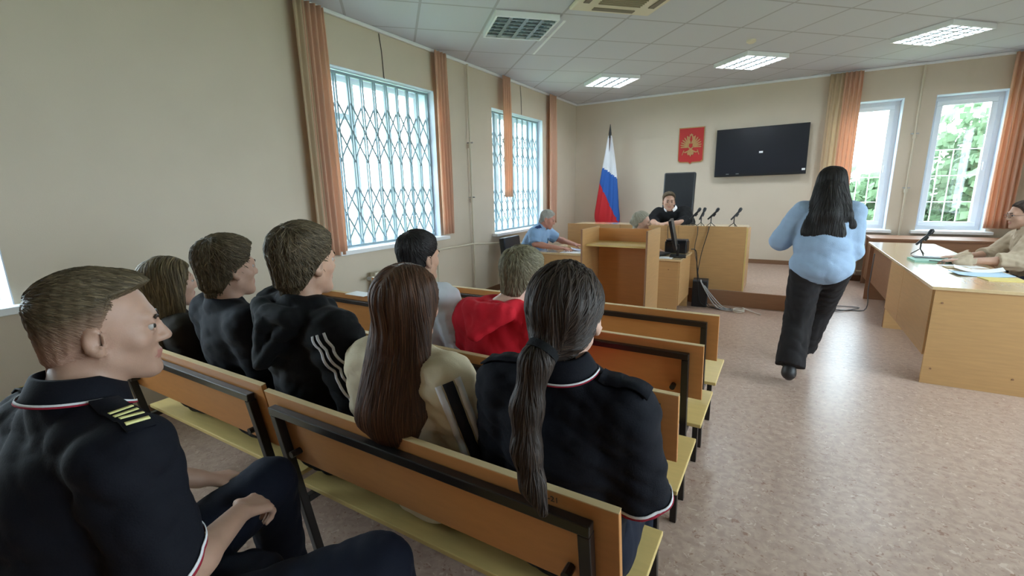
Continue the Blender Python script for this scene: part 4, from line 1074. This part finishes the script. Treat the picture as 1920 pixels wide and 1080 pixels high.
def sleeve_stripes(p, q, specs, out=(.45, -.9), t0=.0, t1=1.0, sh=0):
    S_ = p['SH'][q]; e = V3(p['A'][q][0]); o_ = nrm(p['rt']*q*out[0]+p['fw']*out[1]); side = nrm(np.cross(nrm(e-S_), o_))
    a = S_+p['up']*.045; b = e+p['rt']*sh
    for k, w_, m_ in specs:
        ribbon('sleeve_stripe', [march([a+(b-a)*t+side*k+o_*.14 for t in np.linspace(t0, t1, 26)], -o_, p['shirt'])], w_, p['shirt'], .0015, m_, p['root'], .0035, False, False)
def hood_shapes(p, k=1.0, drop=.14, rise=0):
    cN, up, fw, rt = p['N'], p['up'], p['fw'], p['rt']; cN = cN+up*rise
    return [(cap(cN-fw*.085*k-rt*.085+up*.015, cN-fw*.10*k+up*.0, .028, .036), .012), (cap(cN-fw*.10*k+up*0, cN-fw*.085*k+rt*.085+up*.015, .036, .028), .012),
        (cap(cN-fw*.11*k-up*.03, cN-fw*.150*k-up*drop-rt*.01, .040, .020), .015), (cap(cN-rt*.11-fw*.075*k, cN-fw*.155*k-up*drop-rt*.02, .026, .016), .012), (cap(cN+rt*.11-fw*.075*k, cN-fw*.155*k-up*drop+rt*.0, .026, .016), .012),
        (cap(cN-rt*.088-fw*.06, cN-rt*.06+fw*.07-up*.02, .028, .02), .015), (cap(cN+rt*.088-fw*.06, cN+rt*.06+fw*.07-up*.02, .028, .02), .015)]
# ---- the man in the foreground, profile
D_ = nrm((.30, .95, 0)); 
p = seated('person in profile wearing a navy polo with gold shoulder bars, hand on knee', (-1.220, .350, 1.228), hyaw=-.38, hpitch=-.06, face=.10, s=1.02, hs=.96,
    P=(-1.18, .20, .53), N=(-1.195, .275, 1.075), arms={1: ((-.965, .29, .755), (-1.115, .50, .715)), -1: ((-1.55, .34, .80), (-1.42, .55, .68))},
    legs={1: ((-1.09, .24, .53), (-.80, .66, .56), (-.70, .72, .09), (-.66, .86, .045)), -1: ((-1.28, .24, .53), (-1.335, .70, .60), (-1.33, .72, .09), (-1.33, .87, .045))},
    hands={1: dict(d=(-.35, .85, -.35), n=(-.2, -.35, -.9), t=(-.9, -.3, .1), curl=.62, s=1.0), -1: dict(d=(.2, .9, -.3), n=(.1, -.3, -.9), t=(.9, -.2, .1), curl=.5)}, h=.0065, seed=1, skin=('light', (186, 148, 128)), bulk=1.04)
CN = nrm(V3(p['A'][1][0])-p['SH'][1])+nrm(V3(p['A'][1][1])-V3(p['A'][1][0]))*.8
shirt(p, 'polo_shirt', NAVY, off=.012, cutn={1: CN}, sleeve=.84, hem=-.08, loose=.03, ar=1.08, wr=.009, wfreq=30, h=.0075, extra=[ell((-1.24, .33, .66), (.13, .12, .13))])
collar(p, NAVY); cuff(p, 1, .84, (STR, STW), n=CN); cuff(p, -1, .84, (STR, STW))
# epaulettes with gold bars
def epaulette(p, q, gold=True):
    a = p['N']+p['rt']*q*.10+p['up']*.15; b = p['SH'][q]+p['rt']*q*.052+p['up']*.15; dn = -p['up']; o = ribbon('epaulette', [march([a+(b-a)*t for t in np.linspace(0, 1, 14)], dn, p['shirt'])], .046, p['shirt'], .002, NAVY, p['root'], .004, False, False)
    if gold:
        for t in (.50, .63, .76, .89):
            c = march([a+(b-a)*t], dn, p['shirt'])[0]; nn = grad(p['shirt'], c[None], .006)[0]; f0 = lambda P_, c=c, nn=nn: (P_-c)@nn; ribbon('epaulette_bar', [[c+p['fw']*v for v in (-.019, -.007, .007, .019)]], .008, f0, .0066, mat('epaulette_yellow', (226, 220, 150), .6), p['root'], .0015)
epaulette(p, 1); epaulette(p, -1)
trousers(p, NAVYT, wr=.005, extra=[ell((-1.10, .38, .52), (.16, .20, .075)), cap((-1.04, .30, .54), (-.82, .64, .565), .085, .078)]); shoes(p, BPLA); brows(p, HBD)
def fade_mask(q):
    x, y, z = q[:, 0], q[:, 1], q[:, 2]; line = np.interp(y, [-.12, -.07, -.035, -.01, .004, .022, .07, .1], [-.07, -.062, -.035, -.008, .014, .072, .086, .090]); return z-line
def fade_th(q):
    z = q[:, 2]; t = np.clip((z-.02)/.075, 0, 1); t = t*t*(3-2*t); return .0025+.014*t+.010*np.clip((q[:, 1]-.02)/.05, 0, 1)*t
def fade_flow(P_, p=p):
    q = (P_-p['Hc'])@p['R']; d = np.stack([q[:, 0]*2, .9+0*q[:, 0], -.2-4*np.clip(.06-q[:, 2], 0, .1)], 1); return nrmv(d)@p['R'].T
hair(p, HB, 's', th=fade_th, mask=fade_mask, n=6500, wid=.0028, length=.036, lift=.002, flow=fade_flow, h=.005, seed=11, jit=.16, fadefn=lambda q: .9*(1-np.clip((q[:, 2]+.012-np.clip(q[:, 1], -.1, .05)*.45)/.085, 0, 1)))

# ---- ponytailed girl in the navy polo
p = seated('person with a long dark ponytail in a navy polo with striped collar', (-.435, .985, 1.20), yrow=.83, xh=-.46, hyaw=.1, face=.06, s=1.0, hs=1.0, h=.0085, seed=2, male=False, armw=.035, shw=.158, skin=('fair', (210, 170, 150)), bulk=1.0)
shirt(p, 'polo_shirt', NAVY, off=.013, sleeve=.92, hem=-.1, loose=.02, ar=1.1, wr=.008, wfreq=30)
collar(p, NAVY, r0=.056, r1=.090); cuff(p, 1, .92, (STR, STW)); cuff(p, -1, .92, (STR, STW)); epaulette(p, 1, False); epaulette(p, -1, False)
trousers(p, NAVYT); shoes(p, BPLA)
tail = [(-.44, .89, 1.155), (-.45, .85, 1.12), (-.458, .822, 1.02), (-.448, .80, .93), (-.425, .785, .86), (-.395, .775, .81)]
tr = [.030, .030, .030, .027, .021, .009]
def tight(q):
    line = np.interp(q[:, 1], [-.12, -.07, -.04, -.01, .02, .05, .08], [-.07, -.075, -.06, -.025, .005, .06, .088]); return q[:, 2]-line
def pony_flow(P_, p=p, t0=V3(tail[0])):
    d = t0-P_; q = (P_-p['Hc']); far = (P_[:, 1] < .875) ; d = nrmv(d); d[far] = (0.02, -.05, -1); return d
hair(p, HBD, 'p', th=.013, mask=tight, n=3500, wid=.0035, length=.11, flow=pony_flow, vols=[(cap(tail[i], tail[i+1], tr[i], tr[i+1]), .03) for i in range(5)], extra_f=(V3((-.55, .72, .75)), V3((-.3, 1.1, 1.4))), seed=12, lift=.002, jit=.12, grooves=.001)
npm = MB().tube([V3(tail[0])+(V3(tail[1])-V3(tail[0]))*t for t in (.25, .6)], .040, 20); link('hair_tie', npm, ELAS, p['root'], smooth='auto')

# ---- long auburn hair, cream jacket
p = seated('person with very long straight auburn hair and a cream jacket with a dark stripe', (-.945, .975, 1.165), yrow=.83, xh=-.95, hyaw=.05, face=0, s=.96, hs=.98, h=.009, seed=3, male=False, armw=.07, shw=.16, skin=('fair', (210, 170, 150)), eyes=True)
shirt(p, 'jacket', CRM, off=.018, sleeve=1.95, hem=-.1, loose=.03, ar=1.15, wr=.008, wfreq=30)
sleeve_stripes(p, 1, [(0, .030, mat('dark_stripe', (24, 28, 40), .8)), (-.027, .018, STW), (.027, .018, STW)], out=(.7, -.7))
trousers(p, DENIM); shoes(p, WHITE)
def down(p, part=0, out=.7):
    def fl_(P_):
        q = (P_-p['Hc'])@p['R']; sx = np.sign(q[:, 0]-part)+0.0; t = np.clip((q[:, 2]-.06)/.06, 0, 1)
        d = np.stack([sx*out*t, -.5*t*np.ones(len(q)), -.25-(1-t)*1.0], 1)
        v = nrmv(d)@p['R'].T; low = P_[:, 2] < p['Hc'][2]-.03; v[low] = (0, -.03, -1); return v
    return fl_
def long_mask(q):
    line = np.interp(q[:, 1], [-.12, -.05, .0, .03, .06, .09], [-.12, -.12, -.1, -.03, .05, .07]); return q[:, 2]-line
W = p['W']; H_ = p['Hc']
vol = [(ellcap(W((0, -.035, -.02)), H_+V3((.01, -.115, -.30)), .080, .098, np.eye(3), (1.05, .62, 1)), .05), (cap(W((-.06, -.03, -.03)), H_+V3((-.075, -.12, -.32)), .030, .036), .03), (cap(W((.06, -.03, -.03)), H_+V3((.098, -.11, -.27)), .030, .034), .03)]
hair(p, HAU, 'l', th=.015, mask=long_mask, n=6000, wid=.004, length=.20, flow=down(p), vols=vol, extra_f=(H_-V3((.25, .28, .46)), H_+.17), seed=13, lift=.002, steps=12, jit=.05, h=.007, grooves=.0008)

# ---- boy in black hoodie with three stripes
p = seated('person with tousled brown hair in a black hoodie with three white sleeve stripes', (-1.45, 1.0, 1.262), yrow=.84, xh=-1.50, hyaw=-.02, face=-.12, s=1.06, hs=1.0, h=.0085, seed=4, armw=.06, shw=.178, skin=('tan', (200, 158, 134)))
shirt(p, 'hoodie', BLK, off=.018, sleeve=1.95, hem=-.1, loose=.03, ar=1.15, wr=.010, wfreq=28, extra=hood_shapes(p, 1.15, .15, .01))
sleeve_stripes(p, 1, [(k*.021, .0085, STW) for k in (-1, 0, 1)], t1=.8, sh=.07)
trousers(p, DENIM); shoes(p, WHITE); brows(p, HBD)
hair(p, HB, 's', th=lambda q: .013+.012*np.clip((q[:, 2]-.02)/.08, 0, 1), n=6000, wid=.0035, length=.055, lift=.004, jit=.3, seed=14)

# ---- boy in black tee
p = seated('person with brown hair in a plain black tee beside the striped hoodie', (-1.96, .995, 1.205), yrow=.85, xh=-1.98, hyaw=-.06, face=-.1, s=1.0, hs=.99, h=.009, seed=5, armw=.05, shw=.168, skin=('light', (208, 166, 146)))
shirt(p, 'tee_shirt', BTEE, off=.014, sleeve=.95, hem=-.1, loose=.02, ar=1.25, wr=.005, neck=-.008); trousers(p, DENIM); shoes(p, WHITE); brows(p, HBD)
hair(p, HB, 's', th=lambda q: .010+.014*np.clip((q[:, 2]-.02)/.08, 0, 1)+.006*np.clip(q[:, 1]/.08, 0, 1), n=5000, wid=.0035, length=.05, lift=.004, jit=.25, seed=15)

# ---- girl by the wall with long light-brown hair
p = seated('person with long loose light-brown hair and dark top, nearest the left wall', (-2.48, .985, 1.10), yrow=.85, xh=-2.50, hyaw=-.1, face=-.1, s=.94, hs=.98, h=.0095, seed=6, male=False, armw=.05, shw=.158, skin=('fair', (210, 170, 150)))
shirt(p, 'top', OLIV, off=.016, sleeve=1.9, hem=-.1, loose=.02, ar=1.1, wr=.006); trousers(p, DENIM); shoes(p, WHITE)
W = p['W']; H_ = p['Hc']
vol = [(ellcap(W((0, -.03, -.02)), H_+V3((.01, -.075, -.24)), .078, .088, np.eye(3), (1.05, .65, 1)), .05), (cap(W((.065, -.0, -.02)), H_+V3((.10, -.04, -.22)), .026, .024), .03), (cap(W((-.065, .0, -.02)), H_+V3((-.10, -.03, -.22)), .026, .024), .03)]
hair(p, HLG, 'l', th=.015, mask=long_mask, n=3500, wid=.005, length=.16, flow=down(p), vols=vol, extra_f=(H_-V3((.25, .25, .40)), H_+.17), seed=16, lift=.004, steps=10, jit=.12, h=.0075)

# ---- boy in white shirt, second row
p = seated('person with short black hair in a white shirt, seated in the second row', (-1.53, 1.68, 1.18), yrow=1.46, xh=-1.47, hyaw=-.15, face=-.1, s=1.0, hs=1.0, h=.0095, seed=7, armw=.09, skin=('tan', (200, 158, 134)))
shirt(p, 'shirt', WSH, off=.016, sleeve=1.95, hem=-.1, loose=.02, ar=1.15, wr=.006); trousers(p, DENIM); shoes(p, BPLA); brows(p, HBK); collar(p, WSH, stripes=False)
hair(p, HBK, 's', th=lambda q: .008+.014*np.clip((q[:, 2]-.02)/.08, 0, 1), n=2500, wid=.004, length=.05, lift=.002, jit=.15, seed=17)

# ---- boy in red hoodie
p = seated('person in a bright red hoodie leaning forward in the second row', (-.965, 1.72, 1.125), yrow=1.46, xh=-1.0, hyaw=-.36, face=-.12, s=1.04, hs=1.0, h=.009, seed=8, armw=.09, shw=.178, hpitch=-.1, bulk=1.12, N=(-1.02, 1.625, .975), skin=('fair', (210, 170, 150)))
shirt(p, 'hoodie', REDH, off=.020, sleeve=1.95, hem=-.1, loose=.03, ar=1.2, wr=.008, wfreq=26, extra=hood_shapes(p, 1.2, .075, .05)); trousers(p, DENIM); shoes(p, WHITE); brows(p, HB)
hair(p, HASH, 's', th=lambda q: .006+.012*np.clip((q[:, 2]-.02)/.08, 0, 1), n=4000, wid=.0035, length=.035, lift=.002, jit=.15, seed=18)

# ---- man in light blue at the left desk, facing right, leaning on the desk
p = seated('person with short grey hair in a light blue uniform shirt at the left desk', (-2.80, 5.70, 1.10), hyaw=-math.pi/2+.25, hpitch=-.38, face=-math.pi/2+.1, s=1.06, hs=1.02, seatz=.50, P=(-3.07, 5.68, .60), N=(-2.90, 5.69, .955), knee=.42, kz=.56,
    arms={1: ((-2.86, 5.42, .78), (-2.50, 5.40, .745)), -1: ((-2.80, 5.98, .80), (-2.42, 5.78, .75))}, hands={1: dict(d=(1, .15, 0), n=(0, 0, -1), t=(0, 1, 0), curl=.25), -1: dict(d=(1, -.2, 0), n=(0, 0, -1), t=(0, -1, 0), curl=.3)}, h=.0105, seed=9, bulk=1.15, skin=('ruddy', (196, 140, 122)))
shirt(p, 'uniform_shirt', LBL, off=.014, sleeve=.95, hem=-.1, loose=.03, ar=1.25, wr=.007); trousers(p, NAVYT); shoes(p, BPLA); collar(p, LBL, stripes=False); brows(p, HGR)
for q in (-1, 1): 
    a = p['N']+p['rt']*q*.075+p['up']*.05; b = p['SH'][q]+p['rt']*q*.035+p['up']*.06; ribbon('epaulette', [[a+(b-a)*t for t in np.linspace(0, 1, 10)]], .05, p['shirt'], .004, cloth('epaulette_blue', (44, 62, 110)), p['root'], .004)
link('necktie', MB().tube([p['N']+p['fw']*.07-p['up']*.02, p['O'](0, .135, .8), p['O'](0, .15, .45)], [.014, .024, .034], 8, flat=.3), cloth('necktie_slate', (60, 78, 100)), p['root'], smooth='auto')
hair(p, HGR, 's', th=.006, n=800, wid=.005, length=.03, lift=.001, jit=.2, seed=19, grooves=.0006)

# ---- clerk
p = seated('person with fair hair tied back, mostly hidden behind the lectern', (-1.50, 5.68, 1.085), hyaw=-math.pi/2+.1, hpitch=-.12, face=-math.pi/2, s=.94, hs=.98, seatz=.50, P=(-1.83, 5.66, .60), N=(-1.56, 5.67, .925), knee=.36, kz=.54,
    arms={1: ((-1.66, 5.45, .74), (-1.42, 5.45, .735)), -1: ((-1.62, 5.88, .76), (-1.36, 5.76, .735))}, hands={1: dict(d=(1, .1, 0), n=(0, 0, -1), t=(0, 1, 0), curl=.3), -1: dict(d=(1, -.1, 0), n=(0, 0, -1), t=(0, -1, 0), curl=.3)}, h=.0105, seed=10, male=False, skin=('fair', (210, 170, 150)))
shirt(p, 'blouse', WSH, off=.014, sleeve=1.9, hem=-.1, ar=1.2); trousers(p, DENIM); shoes(p, BPLA); brows(p, HASH)
W = p['W']
hair(p, HFR, 's', th=.013, mask=tight, n=1500, wid=.006, length=.07, lift=.002, jit=.12, seed=20, vols=[(ell(W((0, -.118, -.015)), (.028, .028, .03)), .02)], extra_f=(p['Hc']-.2, p['Hc']+.2))

# ---- judge
p = seated('person in a black robe with white collar behind the judge bench', (-1.45, 6.93, 1.29), hyaw=math.pi+.35, hpitch=-.05, face=math.pi, s=1.05, hs=1.03, seatz=.69, P=(-1.40, 7.10, .79), N=(-1.42, 6.98, 1.145), knee=.42, kz=.72,
    arms={1: ((-1.66, 6.86, 1.0), (-1.51, 6.50, 1.01)), -1: ((-1.16, 6.86, 1.0), (-1.36, 6.50, 1.01))}, hands={1: dict(d=(.5, -1, 0), n=(0, 0, -1), t=(1, 0, .2), curl=.35), -1: dict(d=(-.5, -1, 0), n=(0, 0, -1), t=(-1, 0, .2), curl=.35)}, h=.0105, seed=21, bulk=1.12, skin=('light', (208, 166, 146)))
shirt(p, 'robe', ROBE, off=.022, sleeve=1.97, hem=-.1, loose=.03, ar=1.35, wr=.007, cuffr=.06); trousers(p, PBK); shoes(p, BPLA); brows(p, HBD)
collar(p, cloth('collar_white', (232, 232, 236)), stripes=False, r0=.064, r1=.094, height=.05, drop=-.012)
hair(p, HB, 's', mask=lambda q: q[:, 2]-np.interp(q[:, 1], [-.12, -.06, -.03, -.005, .012, .04, .07, .1], [-.08, -.08, -.04, -.008, .012, .06, .092, .1]), th=lambda q: .003+.016*np.clip((q[:, 2]-.03)/.08, 0, 1), n=2500, wid=.004, length=.045, lift=.003, jit=.25, seed=22)

# ---- walking woman
LF = {1: ((.36, 4.0, .90), (.33, 4.36, .52), (.235, 4.42, .12), (.235, 4.56, .045)), -1: ((.19, 3.99, .90), (.17, 4.02, .48), (.145, 3.84, .145), (.15, 3.92, .045))}
p = person('person with long black hair in a pale blue sweater and wide black trousers, walking away', (.285, 4.13, 1.49), -.05, (.275, 4.08, 1.33), (.275, 4.0, .90), -.05, s=1.0, hs=.99, h=.0085, seed=23, male=False, shw=.152, bulk=1.02, skin=('fair', (210, 170, 150)), hpitch=-.1,
    arms={1: ((.445, 4.06, 1.02), (.40, 4.25, 1.14)), -1: ((.0, 4.06, 1.08), (.10, 4.27, 1.12))}, legs=LF, hands={1: dict(d=(-.3, .5, .8), n=(-.8, .3, 0), t=(0, .5, .6), curl=.8), -1: dict(d=(.6, .6, .3), n=(.3, -.5, -.6), t=(0, 0, 1), curl=.7)})
O = p['O']
rib = [(ell((.265, 4.0, 1.05), (.175, .15, .16)), .06), (ell((.272, 4.0, .91), (.20, .178, .135)), .04)]
shirt(p, 'sweater', SWB, off=.018, sleeve=1.93, hem=-.17, loose=.02, ar=1.15, wr=.007, wfreq=14, extra=rib, cuffr=.045)
g = trousers(p, PBK, off=.014, waist=.02, ankle=.96, flare=.035, wr=.009); shoes(p, mat('dark_shoe', (40, 36, 36), .5))
W = p['W']; H_ = p['Hc']
vol = [(ellcap(W((0, -.03, -.02)), H_+V3((-.02, -.185, -.34)), .080, .112, np.eye(3), (1.1, .6, 1)), .05), (cap(W((.06, -.03, -.03)), H_+V3((.135, -.14, -.28)), .03, .03), .03), (cap(W((-.06, -.04, -.03)), H_+V3((-.12, -.17, -.33)), .03, .034), .03), (cap(W((0, -.09, -.05)), H_+V3((-.01, -.175, -.20)), .075, .08), .04), (cap(W((.04, -.07, -.05)), H_+V3((.08, -.14, -.2)), .04, .05), .04)]
hair(p, HBK, 'l', th=.016, mask=long_mask, n=3500, wid=.005, length=.2, flow=down(p), vols=vol, extra_f=(H_-V3((.3, .35, .52)), H_+.2), seed=24, lift=.003, steps=12, jit=.08, h=.007)
phn = link('phone', MB().box(-.036, .036, -.004, .004, -.07, .07), BPLA, bevel=.006, loc=(.38, 4.31, 1.26)); phn.rotation_euler = (.3, .2, 1.2); tag(phn, 'phone held by the walking woman in the blue sweater', 'phone')

# ---- lady at the right-hand desk
p = seated('person with glasses and dark tied hair in a beige blouse at the right-hand desk', (1.865, 5.90, 1.19), hyaw=math.pi/2+.12, hpitch=-.12, face=math.pi/2+.05, s=.98, hs=1.0, seatz=.50, P=(2.02, 5.82, .60), N=(1.915, 5.88, 1.035), knee=.38, kz=.56,
    arms={1: ((1.79, 6.10, .80), (1.48, 5.88, .79)), -1: ((1.80, 5.62, .80), (1.45, 5.60, .79))}, hands={1: dict(d=(-1, -.15, 0), n=(0, 0, -1), t=(0, -1, 0), curl=.3), -1: dict(d=(-1, .1, 0), n=(0, 0, -1), t=(0, 1, 0), curl=.3)}, h=.009, seed=25, male=False, skin=('light', (208, 166, 146)))
shirt(p, 'blouse', BEI, off=.016, sleeve=1.35, hem=-.1, loose=.03, ar=1.3, wr=.007, vneck=0); trousers(p, NAVYT); shoes(p, BPLA); brows(p, HBD); collar(p, BEI, stripes=False, r0=.056, r1=.08)
hair(p, HBD, 's', th=.010, mask=tight, n=900, wid=.005, length=.08, lift=.001, jit=.1, seed=26, vols=[(ell(p['W']((0, -.12, .0)), (.04, .04, .045)), .02)], extra_f=(p['Hc']-.2, p['Hc']+.2), grooves=.001)
gl = thing('glasses', 'thin-framed glasses worn by the lady in the beige blouse', 'glasses')
fr = MB(); W = p['W']; R = p['R']
for q in (-1, 1): link('lens_rim', MB().tube([W((q*.033+.024*math.cos(t), .107, .002+.018*math.sin(t))) for t in np.linspace(0, 2*math.pi, 25)], .0012, 6), BMET, gl)
link('bridge', MB().tube([W((-.010, .108, .006)), W((0, .112, .008)), W((.010, .108, .006))], .0012, 6), BMET, gl)
for q in (-1, 1): link('temple_arm', MB().tube([W((q*.058, .105, .006)), W((q*.082, .05, .004)), W((q*.088, -.01, .004))], .0012, 6), BMET, gl)
